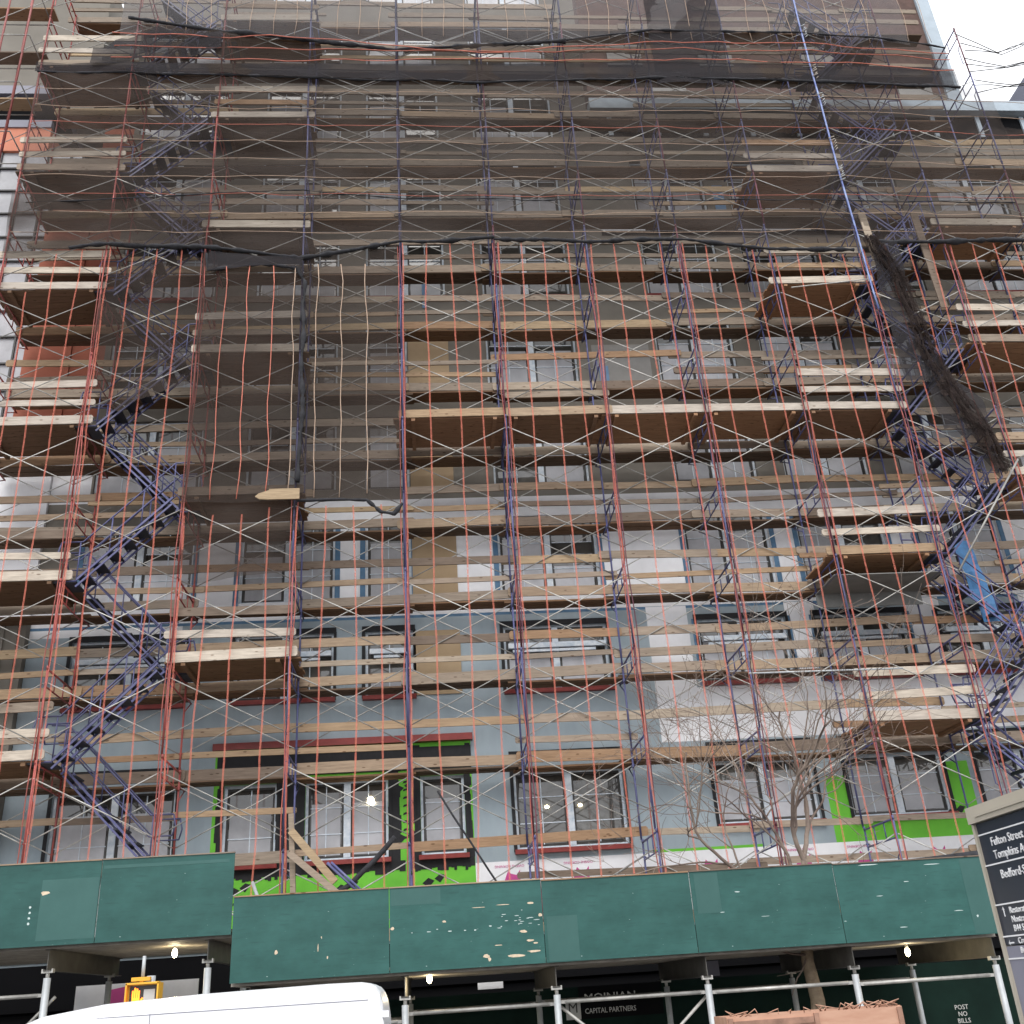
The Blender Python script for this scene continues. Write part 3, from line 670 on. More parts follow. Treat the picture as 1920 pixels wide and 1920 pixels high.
def bundle(pts, r, label, seed, y=NY - .06):
    P = cord([(x, y, z) for x, z in pts], 0, wob=.07, seed=seed)
    Q = []; rs = []
    for a, c in zip(P, P[1:]):
        for q in range(5): Q.append(a + (c - a) * q / 5)
    Q.append(P[-1]); rs = [r * (.45 + 1.6 * abs(noise.noise(p * 3.1 + Vector((seed, 0, 0)))) + .5 * abs(noise.noise(p * 9 + Vector((seed, 3, 0))))) for p in Q]
    b = MB(); b.tube(Q, rs, 7); tag(b.build('bundled_net', M['roll']), label, 'debris net', 'bundled net edges'); return Q
bundle(edge455[1:7], .055, 'black bundled net edge across the left half, above the orange stripes', 2)
bundle(edge455[6:11], .05, 'black bundled net edge sagging right of the centre, above the orange stripes', 3)
bundle(edge455[11:], .06, 'black bundled net edge at the right beside the leaning boards', 4)
bundle(roll[1:6], .06, 'black sagging net edge near the top, left of centre', 5)
bundle(roll[5:], .03, 'thin black net edge near the top, right half', 6)
bundle(bandb[:4], .03, 'thin black hem under the doubled band, left part', 7)
bundle(bandb[3:], .04, 'thin black hem under the doubled band, right part', 8)
bundle([(.34, 20.75), (2.96, 20.92), (7.29, 21.19), (9.79, 20.91), (14.75, 20.85), (21.5, 20.81), (26.65, 20.7)], .016, 'thin black rope slung across the middle of the wide net', 9)
bundle([(4.95, 15.8 + 3.3), (5.0, 18.6), (6.2, 18.75), (7.2, 18.6), (7.4, 18.2), (7.35, 17)], .035, 'black hem of the folded flap in the third bay', 10)
bundle([(7.36, 17.6), (7.42, 15), (7.38, 12.6)], .05, 'black net bundle tied down the fourth column of uprights', 11)
bundle([(7.4, 12.1), (8.3, 12.15), (8.9, 12.1), (9.2, 11.8), (9.5, 11.75), (9.7, 12.0)], .045, 'ragged black bottom hem of the net in the fourth bay', 12)
torn = [(22.25, 19.4), (22.45, 18.77), (22.75, 17.55), (22.8, 16.6), (23.05, 15.3), (23.3, 14.2), (23.75, 13.3), (23.95, 12.3)]
P = cord([(x, -.22, z) for x, z in torn], 0, wob=.2, seed=5)
Q = []
for a, c in zip(P, P[1:]):
    for q in range(4): Q.append(a + (c - a) * q / 4)
b = MB(); nw = 22
for lay in range(2):
    k0 = len(b.v)
    for n_, p in enumerate(Q):
        wd = .68 * (.42 + .3 * noise.noise(p * .9 + Vector((lay * 4, 0, 0)))) * (.75 if lay else 1)
        for j in range(nw + 1):
            f = j / nw - .5; q = Vector((p.x * 1 + f * 2, lay * 3.1, p.z))
            cr = .16 * noise.noise(Vector((f * 9 + lay, p.z * 1.1, lay * 7))) + .07 * noise.noise(Vector((f * 22, p.z * 3.5, lay * 7)))
            b.v.append((p.x + f * wd * 1.6 + .05 * noise.noise(Vector((f * 6, p.z * 3, 3 + lay))), p.y - .1 * lay + cr, p.z + .12 * noise.noise(Vector((f * 5, p.z * 2, 9)))))
    for n_ in range(len(Q) - 1):
        for j in range(nw):
            if noise.noise(Vector((j * .45 + lay * 9, Q[n_].z * 1.8, 2))) > .22: continue
            e = k0 + n_ * (nw + 1) + j; b.f.append((e, e + 1, e + nw + 2, e + nw + 1)); b.m.append(0); b.sm.append(True)
tag(b.build('torn_net', M['net_torn']), 'torn black net bunched in a diagonal rope over the right stairs', 'debris net')
sheet('debris_net', M['net_dense'], [(22.2, 19.3), (22.9, 19.3)], [(22.75, 15), (23.4, 15)], -.15, 'dark torn net tail beside the leaning boards at the right', 8, 14, .3, 37)
sheet('debris_net', M['net_dense'], [(22.8, 16.0), (24.0, 14.4)], [(23.0, 13.6), (24.3, 11.9)], -.12, 'lower dark torn net tail over the right stairs', 10, 12, .3, 41)
# horizontal cords on the wide net
for q in range(9):
    z = 24.75 - .62 * q
    P = cord([(.1, NY - .06, z + .05), (7.3, NY - .06, z + .0), (14.6, NY - .06, z - .05), (21.9, NY - .06, z + .02), (29.5, NY - .06, z - .3)], 0, wob=.09, seed=q * 3)
    b = MB(); b.tube(P, .0085, 5)
    b.build('cord', M['strap'] if q % 4 == 2 else M['tan_cord'], n1)
for q, (za, zb, zc) in enumerate(((26.9, 26.2, 26.75), (26.45, 26.25, 26.45), (26.0, 25.98, 26.05))):
    P = cord([(1.9, NY - .18, za - .1), (7.3, NY - .16, za - .15), (12.2, NY - .16, zb + .02), (17, NY - .16, zc), (21.9, NY - .16, zc), (26.2, NY - .16, zc - .3)], 0, wob=.12, seed=q * 5 + 50)
    b = MB(); b.tube(P, .014, 5); b.build('cord', M['strap'], n2)
# vertical cords on the top net and the left nets
for q in range(40):
    x = 2.6 + .61 * q
    if abs((x / L) - round(x / L)) < .08: continue
    P = cord([(x + .08, NY - .05, 30.3), (x, NY - .05, 27.0)], 0, wob=.1, seed=q)
    b = MB(); b.tube(P, .0085, 5); b.build('cord', M['tan_cord'], n3)
for q, x in enumerate((5.5, 6.08, 6.68, 7.2, 7.75, 8.35, 8.95)):
    P = cord([(x - .05, NY - .09, 18.7), (x, NY - .09, 12.2)], 0, wob=.08, seed=q + 70)
    b = MB(); b.tube(P, .0125, 5); b.build('cord', M['strap'] if q < 3 else M['tan_cord'], n5 if q < 4 else n6)
# orange stripes of the clear lower net, bay by bay
def ribbon(b, P, w):
    for a, c in zip(P, P[1:]):
        b.face([(a.x - w / 2, a.y, a.z), (a.x + w / 2, a.y - .004, a.z), (c.x + w / 2, c.y - .004, c.z), (c.x - w / 2, c.y, c.z)])
def ez(x):
    for a, c in zip(edge455, edge455[1:]):
        if a[0] <= x <= c[0]: return a[1] + (c[1] - a[1]) * (x - a[0]) / (c[0] - a[0])
    return 19.2
for i in range(-1, 12):
    t = thing('striped_net', f'nearly clear net with orange stripes over the {ORD[i+1]} visible bay from the left', 'debris net', (i * L, NY, 3.5), 'clear orange-striped nets')
    parts = 0
    for q in range(4):
        x = i * L + .08 + .61 * q + rnd.uniform(-.03, .03)
        zt = ez(x) - .05; zl = 3.05
        if i in (2, 3) : zt = 12.0 if (i == 3 or q == 3) else 11.85 - .0
        if i < 0 and q < 3: continue
        if i == 0 and q < 2: zt = 17.0 + q
        if not seen((x, NY, zl), (x, NY, zt)): continue
        bow = rnd.uniform(-.1, .1)
        P = []
        n = 34
        for s_ in range(n + 1):
            z = zt + (zl - zt) * s_ / n; f = s_ / n
            P.append(Vector((x + bow * math.sin(f * 3.1) + .05 * noise.noise(Vector((x, z * .45, 0))) + .018 * noise.noise(Vector((x, z * 1.6, 4))), NY - .01 + .05 * noise.noise(Vector((x * 3, z * .6, 2))), z)))
        b = MB(); ribbon(b, P, .038); b.build('orange_stripe', M['stripe'], t, (i * L, NY, 3.5)); parts += 1
    # doubled seam cords beside each upright
    for s_, (dx, mm) in enumerate(((-.05, 'seam'), (.055, 'seam' if i <= 2 else 'maroon'))):
        x = (i + 1) * L + dx; zt = ez(max(x, 0)) - .1 if i not in (2,) else 12.3
        if not seen((x, NY, 4), (x, NY, zt)): continue
        P = []; n = 44
        for q in range(n + 1):
            z = zt + (3.1 - zt) * q / n; P.append(Vector((x + .075 * noise.noise(Vector((x, z * .55, s_ * 9))), NY + .03 + .03 * noise.noise(Vector((x, z, 3))), z)))
        b = MB(); b.tube(P, .0125, 6); b.build('seam_cord', M[mm], t, (i * L, NY, 3.5)); parts += 1
# bright pole on the tenth column
b = MB(); P = cord([(21.9, -.16, 30.5), (21.84, -.16, 26), (21.92, -.16, 20), (21.97, -.16, 17.2)], 0, wob=.03)
b.tube(P, .026, 7); tag(b.build('hoist_pole', M['bright_blue']), 'bright blue pole running up the tenth scaffold column at the upper right', 'pole')
for q in range(5):
    z = 27.1 - 1.4 * q - .3 * (q % 2)
    b = MB()
    for j in range(6): b.tube([(21.8 + rnd.uniform(0, .14), -.2, z + .09 * j), (21.98, -.24 + rnd.uniform(-.03, .03), z + .06 + .09 * j)], .012, 5)
    tag(b.build('tie_knot', M['palewood' if q % 2 else 'steel']), f'pale wrapped tie on the bright blue pole, {ORD[q]} from its top', 'tie', 'ties on the bright pole')
# two upright boards at the right, pale plank end, blue tarp
for q, (x, za, zb) in enumerate(((22.3, 18.9, 20.5), (23.78, 17.3, 20.5))):
    b = MB(); b.beam((x + .05, -.02, za), (x - .03, -.02, zb), .04, .2, (1, 0, 0)); tag(b.build('upright_board', M['plank']), ['short', 'long'][q] + ' tan board standing upright behind the bundled net at the right', 'board', 'upright boards at the right')
b = MB(); b.box((6.78, -.3, 12.1), (7.45, -.26, 12.36)); 
b.face([(6.78, -.3, 12.1), (6.78, -.3, 12.33), (6.55, -.3, 12.25), (6.48, -.3, 12.18), (6.58, -.3, 12.11)]); b.face([(6.78, -.26, 12.33), (6.78, -.26, 12.1), (6.58, -.26, 12.11), (6.48, -.26, 12.18), (6.55, -.26, 12.25)])
b.face([(6.78, -.3, 12.33), (6.78, -.26, 12.33), (6.55, -.26, 12.25), (6.55, -.3, 12.25)]); b.face([(6.48, -.3, 12.18), (6.48, -.26, 12.18), (6.58, -.26, 12.11), (6.58, -.3, 12.11)])
tag(b.build('plank_end', M['yellowwood']), 'pale pointed plank end sticking out of the dark net, left of centre', 'plank')
b = MB(); nx = 10
for j in range(10):
    for i in range(5):
        def pt(i, j): x = 22.95 + .09 * i + .03 * j; z = 11.2 - .21 * j; return (x, 1.1 + .12 * noise.noise(Vector((x * 3, z * 2, 0))), z)
        b.face([pt(i, j), pt(i, j + 1), pt(i + 1, j + 1), pt(i + 1, j)], True)
tag(b.build('blue_tarp', M['tarp']), 'crumpled blue tarp hanging in the right stair bay', 'tarp')
b = MB(); b.box((8 * L - .05, .2, top(2) - .42), (9 * L + .1, 1.45, top(2) - .4)); b.box((8 * L - .05, 1.43, top(2) - .75), (9 * L + .1, 1.46, top(2) - .4))
tag(b.build('slung_sheet', M['lightsheet']), 'grey cloth slung under the full-width platform at the right', 'sheet')
# a raking silver pole and short pipe ends near the right stairs
b = MB(); b.tube([(22.2, -.2, 9.9), (24.4, -.2, 12.7)], .025, 8); tag(b.build('raking_pole', M['galv']), 'long silver pole raking up to the right beside the blue tarp', 'pole')
b = MB(); b.tube([(17.0, -.12, 7.75), (20.4, -.12, 7.72)], .02, 8); tag(b.build('horizontal_pipe', M['steel']), 'thin level steel pipe behind the tree top', 'pipe')
b = MB(); b.tube([(19.8, -.15, 17.9), (21.9, -.15, 18.15)], .015, 8); tag(b.build('horizontal_pipe', M['galv']), 'short pale pipe above the boxed platform at upper right', 'pipe')
# loose boards above the hoarding at the left
for q, (p, s_, w) in enumerate((((7.5, -.35, 4.98), (8.35, -.35, 4.0), .14), ((7.5, -.5, 4.55), (8.45, -.5, 3.75), .12), ((7.49, -.3, 5.3), (7.6, -.3, 3.3), .1))):
    b = MB(); b.beam(p, s_, .09, w, (0, 0, 1) if q < 2 else (1, 0, 0)); tag(b.build('loose_board', M['yellowwood' if q == 0 else 'plank']), ['yellow board leaning down to the right', 'grey rough board leaning down to the right, lower', 'narrow upright board'][q] + ' above the hoarding step', 'board')
b = MB(); b.tube([(8.2, -.4, 4.35), (9.0, -.4, 3.6)], .028, 8); b.tube([(8.28, -.44, 4.35), (9.08, -.44, 3.6)], .022, 8); tag(b.build('blue_pipe_pair', M['blue']), 'pair of blue pipes leaning behind the hoarding left of centre', 'pipe')
b = MB(); b.tube([(7.1, -2.0, 3.9), (7.35, -2.6, 3.45)], .03, 8); tag(b.build('pipe_stub', M['steel']), 'grey pipe end poking over the hoarding by its step', 'pipe')
P = cord([(7.6, -.3, 3.5), (8.6, -.35, 3.9), (9.1, -.35, 4.35), (9.5, -.3, 4.8)], 0, wob=.1); b = MB(); b.tube(P, [.05, ] * len(P), 6); tag(b.build('net_swag', M['roll']), 'black net rope draped before the lime green wall', 'debris net')
P = cord([(10.3, -.25, 5.6), (10.9, -.25, 4.6), (11.6, -.3, 3.5)], 0, wob=.06); b = MB(); b.tube(P, .02, 6); tag(b.build('net_swag', M['roll']), 'black cord slanting down right of the single window', 'debris net')
P = cord([(20.3, -2.9, 3.62), (18.4, -2.8, 3.5), (17.6, -2.7, 3.45)], 0, wob=.06); b = MB(); b.tube(P, [.09, .1, .085, .07, .07, .05, .04][:len(P)] + [.03] * max(0, len(P) - 7), 7); tag(b.build('net_bundle', M['roll']), 'dark net bundle lying on the right end of the hoarding', 'debris net')

# left outer scaffold piece at the top left edge
t = thing('side_scaffold', 'red side scaffold standing at the top left corner beyond the main scaffold', 'scaffold', (-1.4, 2, GZ))
b = MB()
for x in (-1.65, -1.0, -2.8):
    for y in (.8, 2.0): b.tube([(x, y, 23.5), (x, y, 32)], .03, 7)
b.build('standard', M['red'], t)
b = MB()
for z in (24.2, 26.1, 28.0, 29.9):
    for y in (.8, 2.0): b.tube([(-2.8, y, z), (-.9, y, z)], .02, 6); b.tube([(-2.8, y, z), (-.9, y, z + 1.3)], .013, 6)
    b.tube([(-.9, .8, z), (-.9, 2.0, z)], .02, 6)
b.build('brace', M['galv'], t)
for z in (26.2, 28.1, 30.0):
    b = MB(); b.box((-3, 1.5, z), (-.7, 1.95, z + .05)); b.build('platform', M['plank'], t)

# top right: ropes against the sky
for q in range(9):
    za = 25.6 + .35 * q; P = [Vector((26.82, -.02, 27.5 - .3 * q)), Vector((27.9, -.1, 26.65 - .22 * q + .2 * (q % 3))), Vector((29.6, -.1, 27.5 - .3 * q + .25 * (q % 3)))]
    P = cord([tuple(p) for p in P], 0, wob=.15, seed=q); b = MB(); b.tube(P, .014, 5); tag(b.build('slack_rope', M['gasket']), f'thin dark rope slung across the white sky at upper right, {ORD[q]} counted from above', 'rope', 'slack ropes against the sky')

# ------------------------------------------------------------------ sidewalk shed
hp = [(0.9, 3.96, 0), (3.965, 6.995, 0)]
HL = [(-2.5, -.03), (-.02, 3.25), (3.26, 4.885), (4.89, 6.985)]
gr = 'green plywood panels of the hoarding'
names = ['raised green panel at the far left edge', 'raised green panel second from the left', 'narrow raised green panel with one tan chip', 'raised green panel left of the hoarding step']
def panel(x0, x1, z0, z1, lab, split=False):
    b = MB(); b.box((x0 + .003, -3.12, z0), (x1 - .003, -3.1, z1))
    o = b.build('hoarding_panel', M['hoard'], None, ((x0 + x1) / 2, -3.11, z0)); tag(o, lab, 'hoarding', gr); return o
for (x0, x1), n_ in zip(HL, names): panel(x0, x1, 3.02 + rnd.uniform(-.01, .01), 4.26 + rnd.uniform(-.01, .01), n_)
names = ['plain green hoarding panel right of the step', 'green hoarding panel with the many tan chips at its right end', 'smooth green hoarding panel right of the chipped panel', 'green hoarding panel below the bare tree', 'rightmost green hoarding panel beside the bus sign', 'green hoarding panel hidden behind the bus sign']
HR = [(7.0, 9.47), (9.475, 11.945), (11.95, 14.42), (14.425, 16.885), (16.89, 19.5), (19.505, 22)]
pan = []
for q, ((x0, x1), n_) in enumerate(zip(HR[:5], names)): pan.append(panel(x0, x1, 2.315, 3.575 - .01 * q + rnd.uniform(-.008, .008), n_))
def chips(par, spots, m, nm):
    b = MB()
    for (x, z, w, h) in spots:
        n = 9; P = []
        for a in range(n):
            an = 2 * math.pi * a / n; rr = rnd.uniform(.65, 1.1); P.append((x + w * rr * math.cos(an), -3.1225, z + h * rr * math.sin(an)))
        b.face(P)
    b.build(nm, m, par, (x, -3.11, z))
chips(pan[1], [(11.5, 2.45, .16, .025), (11.78, 2.5, .13, .02), (11.0, 2.47, .07, .03), (11.05, 2.42, .03, .035), (11.72, 2.66, .07, .02), (11.8, 2.62, .05, .012), (11.62, 2.8, .07, .022), (11.2, 2.62, .08, .008), (11.9, 3.03, .035, .03), (10.35, 3.02, .03, .02), (9.52, 2.96, .03, .03), (11.75, 3.22, .06, .02), (10.9, 3.2, .12, .006), (11.3, 3.22, .14, .006)], M['patch'], 'bare_wood_chip')
chips(pan[1], [(9.9 + .2 * a + rnd.uniform(-.08, .08), 2.9 + rnd.uniform(-.04, .03), rnd.uniform(.01, .05), rnd.uniform(.004, .012)) for a in range(11)] + [(11.55 + rnd.uniform(-.5, .3), 2.9 + rnd.uniform(-.1, .25), rnd.uniform(.01, .06), .006) for a in range(14)], M['chipw'], 'white_scuff')
chips(pan[0], [(7.7, 2.72, .035, .04), (8.5, 2.6, .012, .03), (8.4, 2.9, .01, .02), (8.35, 2.75, .008, .06)], M['patch'], 'bare_wood_chip')
chips(pan[3], [(15.2, 3.2, .05, .01), (14.9, 2.9, .04, .006), (15.6, 2.8, .08, .004)], M['chipw'], 'white_scuff')
chips(pan[4], [(17.5, 3.5, .2, .01), (18.1, 3.2, .05, .007), (17.6, 3.0, .06, .007), (18.6, 3.45, .15, .008), (19.2, 2.6, .02, .02), (18.9, 2.7, .09, .007), (17.9, 2.5, .07, .007)], M['chipw'], 'white_scuff')
chips(tagp := bpy.data.objects['hoarding_panel.002'], [(4.05, 3.8, .07, .035)], M['patch'], 'bare_wood_chip')
chips(tagp, [(3.85, 3.6 - .08 * a, .02, .02) for a in range(4)], M['chipw'], 'white_scuff')
for par, (xa_, xb_, za_, zb_) in ((bpy.data.objects['hoarding_panel.002'], (3.99, 4.87, 3.1, 4.0)), (bpy.data.objects['hoarding_panel.003'], (4.92, 6.9, 4.12, 4.17)), (pan[4], (19.1, 19.49, 2.33, 3.5)), (pan[2], (12.0, 12.5, 2.33, 3.0)), (pan[3], (14.5, 14.9, 2.9, 3.52)), (pan[1], (9.5, 10.3, 3.3, 3.55))):
    b = MB(); b.box((xa_, -3.1222, za_), (xb_, -3.1205, zb_)); b.build('repainted_area', M['repaint'], par, ((xa_ + xb_) / 2, -3.11, za_))
for par in [bpy.data.objects['hoarding_panel']] + [bpy.data.objects[f'hoarding_panel.{q:03d}'] for q in range(1, 9)]:
    xs_ = [v.co.x for v in par.data.vertices]; w_ = (max(xs_) - min(xs_)) / 2; b = MB(); zt_ = max(v.co.z for v in par.data.vertices)
    b.box((par.location.x - w_, -3.135, par.location.z + zt_ + .001), (par.location.x + w_, -3.06, par.location.z + zt_ + .02)); b.build('top_rail', M['plank'], par, tuple(par.location))
# decks of corrugated steel with beams
def shed(x0, x1, zd, posts, lab, zr, labp):
    t = thing('sidewalk_shed_roof', lab, 'shed roof', ((x0 + x1) / 2, -1, zd))
    b = MB(); n = 16
    for q in range(n):
        y = -3.08 + q * .25; yy = [(y, 0), (y + .11, 0), (y + .125, .085), (y + .235, .085), (y + .25, 0)]
        for a, c in zip(yy, yy[1:]): b.face([(x0, a[0], zd + a[1]), (x0, c[0], zd + c[1]), (x1, c[0], zd + c[1]), (x1, a[0], zd + a[1])])
    b.box((x0, -3.08, zd + .09), (x1, .9, zd + .13)); b.build('corrugated_deck', M['corr'], t)
    for p in posts:
        b = MB(); b.box((p - .006, -3.0, zd - .3), (p + .006, .9, zd - .012)); b.box((p - .06, -3.0, zd - .312), (p + .06, .9, zd - .3)); b.box((p - .06, -3.0, zd - .012), (p + .06, .9, zd - .003))
        b.build('beam', M['beamm'], t)
shed(-3, 6.98, 2.98, (1.74, 4.18, 6.62), 'raised left shed roof of corrugated steel under the green panels', 2.4, 'left')
shed(7.0, 19.5, 2.27, (7.3, 9.7, 12.1, 14.55, 17.0, 19.4), 'lower right shed roof of corrugated steel under the green panels', 1.75, 'right')
pn = 0
for side, ps, zt in (('left', (1.74, 4.18, 6.62), 2.67), ('right', (9.7, 12.1, 14.55, 17.0, 19.4), 1.95)):
    for p in ps:
        for y, nm in ((-2.93, 'front'), (.35, 'rear')):
            pn += 1
            t = thing('shed_post', f'{nm} grey steel shed post, {ORD[list(ps).index(p)]} from the left under the {side} roof', 'post', (p, y, GZ + .14), 'steel posts of the sidewalk shed')
            b = MB(); b.tube([(p, y, GZ + .14), (p, y, zt - .1)], .055, 12); b.build('tube', M['steel'], t, (p, y, GZ + .14))
            b = MB(); b.tube([(p, y, zt - .1), (p, y, zt)], .03, 8); b.box((p - .085, y - .05, zt - .03), (p + .085, y + .05, zt + .0)); b.box((p - .085, y - .05, zt + .0), (p - .065, y + .05, zt + .03)); b.box((p + .065, y - .05, zt), (p + .085, y + .05, zt + .03)); b.build('clamp', M['galv'], t, (p, y, GZ + .14))
for y, nm in ((-2.86, 'front'), (.42, 'rear')):
    for q, (xa, xb, z) in enumerate(((-2, 1.74, 2.33), (1.74, 4.18, 2.33), (9.0, 9.7, 1.62), (9.7, 12.1, 1.72), (12.1, 14.55, 1.74), (14.55, 17.0, 1.73), (17.0, 19.4, 1.7))):
        if y > 0 and q < 2: continue
        b = MB(); b.tube([(xa + .12, y - .03, z), (xb - .12, y - .03, z)], .03, 9); b.box((xa, y - .05, z - .025), (xa + .14, y - .01, z + .025)); b.box((xb - .14, y - .05, z - .025), (xb, y - .01, z + .025))
        tag(b.build('shed_rail', M['galv']), f'{nm} horizontal tube of the shed, {ORD[q]} span from the left', 'rail', 'horizontal tubes of the shed')
for q, (a, c) in enumerate((((12.1, 1.72), (13.6, .5)), ((14.55, 1.7), (13.1, .5)), ((4.3, 2.3), (3.2, 1.2)))):
    b = MB(); b.tube([(a[0], -2.82, a[1]), (c[0], -2.82, c[1])], .025, 8); tag(b.build('shed_brace', M['galv']), ['diagonal brace running down right below the company sign', 'diagonal brace running down left from the fourth rail joint', 'short diagonal brace under the raised roof'][q], 'brace')
for q, (x, z) in enumerate(((5.83, 2.87), (10.08, 2.22), (18.45, 2.14))):
    t = thing('hanging_bulb', ['lit bulb under the raised left shed roof', 'lit bulb under the shed roof left of centre', 'lit bulb under the shed roof at the right'][q], 'lamp', (x, -1.8, z + .1), 'lit bulbs under the shed')
    b = MB(); b.ball((x, -1.8, z), .045, 10, (1, 1, 1.6)); b.build('bulb', M['bulb'], t, (x, -1.8, z + .1))
    b = MB(); b.tube([(x, -1.8, z + .06), (x, -1.8, z + .12)], .03, 8); b.build('socket', M['steel'], t, (x, -1.8, z + .1))
    ld = bpy.data.lights.new('bulb_light', 'POINT'); ld.energy = 9; ld.color = (1, .82, .5); ld.shadow_soft_size = .05
    lo = bpy.data.objects.new('bulb_light', ld); COL.objects.link(lo); lo.location = (x, -1.86, z - .1)
# construction fence
t = thing('plywood_fence', 'dark green plywood fence under the shed with company sign', 'fence', (13, 1.1, GZ + .14))
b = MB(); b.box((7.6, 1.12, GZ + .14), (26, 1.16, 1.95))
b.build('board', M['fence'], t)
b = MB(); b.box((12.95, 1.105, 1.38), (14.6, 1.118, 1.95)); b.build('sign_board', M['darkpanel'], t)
b = MB(); b.box((12.68, 1.1, 1.38), (12.97, 1.104, 1.76)); b.build('logo_square', M['letter_dim'], t)
text('M', 'logo_letter', M['gasket'], (12.72, 1.098, 1.5), (R(90), 0, 0), .26, t)
text('MOINIAN', 'sign_lettering', M['letter_dim'], (13.05, 1.1, 1.68), (R(90), 0, 0), .2, t, width=1.0)
text('CAPITAL PARTNERS', 'sign_lettering', M['letter_dim'], (13.05, 1.1, 1.47), (R(90), 0, 0), .13, t, width=1.0)
for q, s_ in enumerate(('POST', 'NO', 'BILLS')): text(s_, 'stencil_lettering', M['letter_dim'], (20.58, 1.115, 1.08 - .12 * q), (R(90), 0, 0), .12, t, align='CENTER')
b = MB(); b.box((14.95, .9, 1.98), (15.75, .95, 2.25)); tag(b.build('hanging_sheet', M['lavender']), 'small grey sheet hanging behind the fourth shed post', 'sheet')
b = MB(); b.box((3.3, 1.3, 1.95), (5.6, 1.35, 2.55)); o = b.build('insulation_panel', M['white_ins']); tag(o, 'white board with pink print leaning under the raised shed roof', 'panel')
b = MB(); b.face([(3.9, 1.29, 2.05), (4.25, 1.29, 2.15), (4.3, 1.29, 2.5), (3.95, 1.29, 2.45)]); b.build('pink_print', M['pink'], o)
b = MB(); b.box((11.0, 1.3, 2.02), (11.5, 1.35, 2.14)); tag(b.build('pale_board', M['white_ins']), 'pale board lying over the dark fence left of the company sign', 'panel')

# ------------------------------------------------------------------ pedestrian signal
t = thing('pedestrian_signal', 'yellow pedestrian signal showing a lit orange hand above the van', 'signal', (6.3, -5, 1.9))
sx0, sx1, sz0, sz1 = 5.98, 6.40, 1.86, 2.35
b = MB(); b.box((sx0, -5.0, sz0), (sx1, -4.78, sz1)); b.build('housing', M['yellow'], t)
b = MB(); b.box((sx0 + .03, -5.012, sz0 + .03), (sx1 - .03, -5.002, sz1 - .03)); b.build('display', M['gasket'], t)
b = MB(); b.box((sx0 - .01, -5.1, sz1 - .015), (sx1 + .01, -4.98, sz1 + .01)); b.box((sx0 - .012, -5.1, sz0), (sx0 + .008, -4.98, sz1)); b.box((sx1 - .008, -5.1, sz0), (sx1 + .012, -4.98, sz1)); b.build('visor', M['yellow'], t)
b = MB(); b.box((sx0 + .02, -4.95, sz1 + .03), (sx0 + .27, -4.87, sz1 + .08)); b.box((sx0 + .13, -4.93, sz1), (sx0 + .18, -4.89, sz1 + .04)); b.build('hanger', M['yellow'], t)
b = MB(); b.tube([(sx0 + .16, -4.9, sz1 + .08), (sx0 + .16, -4.9, sz1 + .35)], .025, 8); b.tube([(sx0 + .2, -4.6, GZ), (sx0 + .2, -4.6, sz1 + .1)], .06, 10); b.tube([(sx0 + .2, -4.6, sz1 + .05), (sx0 + .16, -4.9, sz1 + .05)], .03, 8); b.build('pole', M['steel'], t)
b = MB(); cx, cz = sx0 + .12, sz0 + .27; yy = -5.016
b.face([(cx - .05, yy, cz - .1), (cx + .045, yy, cz - .1), (cx + .05, yy, cz + .04), (cx - .055, yy, cz + .04)])
for q, (dx, ln) in enumerate(((-.045, .09), (-.018, .125), (.01, .115), (.037, .09))): b.face([(cx + dx - .011, yy, cz + .04), (cx + dx + .011, yy, cz + .04), (cx + dx + .011, yy, cz + .04 + ln), (cx + dx - .011, yy, cz + .04 + ln)])
b.face([(cx + .05, yy, cz - .05), (cx + .1, yy, cz + .03), (cx + .085, yy, cz + .045), (cx + .05, yy, cz + .005)])
b.build('hand_symbol', M['hand'], t)
b = MB(); b.box((sx0 + .22, -5.017, sz0 + .06), (sx1 - .05, -5.0125, sz1 - .08)); b.build('unlit_field', M['letter_dim'], t)

# ------------------------------------------------------------------ van
t = thing('parked_van', 'white panel van parked in front of the shed, only its bright roof showing', 'van', (6.6, -7, GZ))
y0, y1 = -7.4, -5.5
prof = [(3.3, .15), (3.25, .75), (3.45, 1.05), (4.35, 1.3), (5.0, 1.78), (5.6, 2.0), (6.3, 2.09), (7.4, 2.13), (8.9, 2.15), (9.3, 2.145), (9.41, 2.125), (9.48, 2.09), (9.53, 2.03), (9.565, 1.93), (9.585, 1.8), (9.63, 1.0), (9.63, .15)]
b = MB(); n = 17; rings = []
for j in range(n):
    f = j / (n - 1); yy = y0 + (y1 - y0) * f; e = min(1, (1 - abs(2 * f - 1)) * 2.6); ins = .16 * (1 - math.sqrt(max(0, 1 - (1 - e) ** 2)))
    rings.append([(x, yy, z - (ins if z > 1.2 else 0)) for x, z in prof])
for j in range(n - 1):
    for a in range(len(prof) - 1): b.face([rings[j][a], rings[j][a + 1], rings[j + 1][a + 1], rings[j + 1][a]], True)
b.face(list(rings[0]), False); b.face(list(reversed(rings[-1])), False); b.build('body', M['van'], t)
b = MB(); b.box((5.2, y0 - .006, 1.25), (6.1, y0 - .002, 1.75)); b.face([(4.42, y0 + .2, 1.36), (5.0, y0 + .22, 1.8), (5.0, y1 - .22, 1.8), (4.42, y1 - .2, 1.36)]); b.build('window', M['vanglass'], t)
b = MB(); b.box((9.632, y0 + .1, 1.2), (9.645, y0 + .9, 1.6)); b.build('rear_window', M['vanglass'], t)
for z in (1.75, 1.55): 
    b = MB(); b.box((9.56, y0 - .012, z), (9.64, y0 + .03, z + .07)); b.build('hinge', M['van'], t)
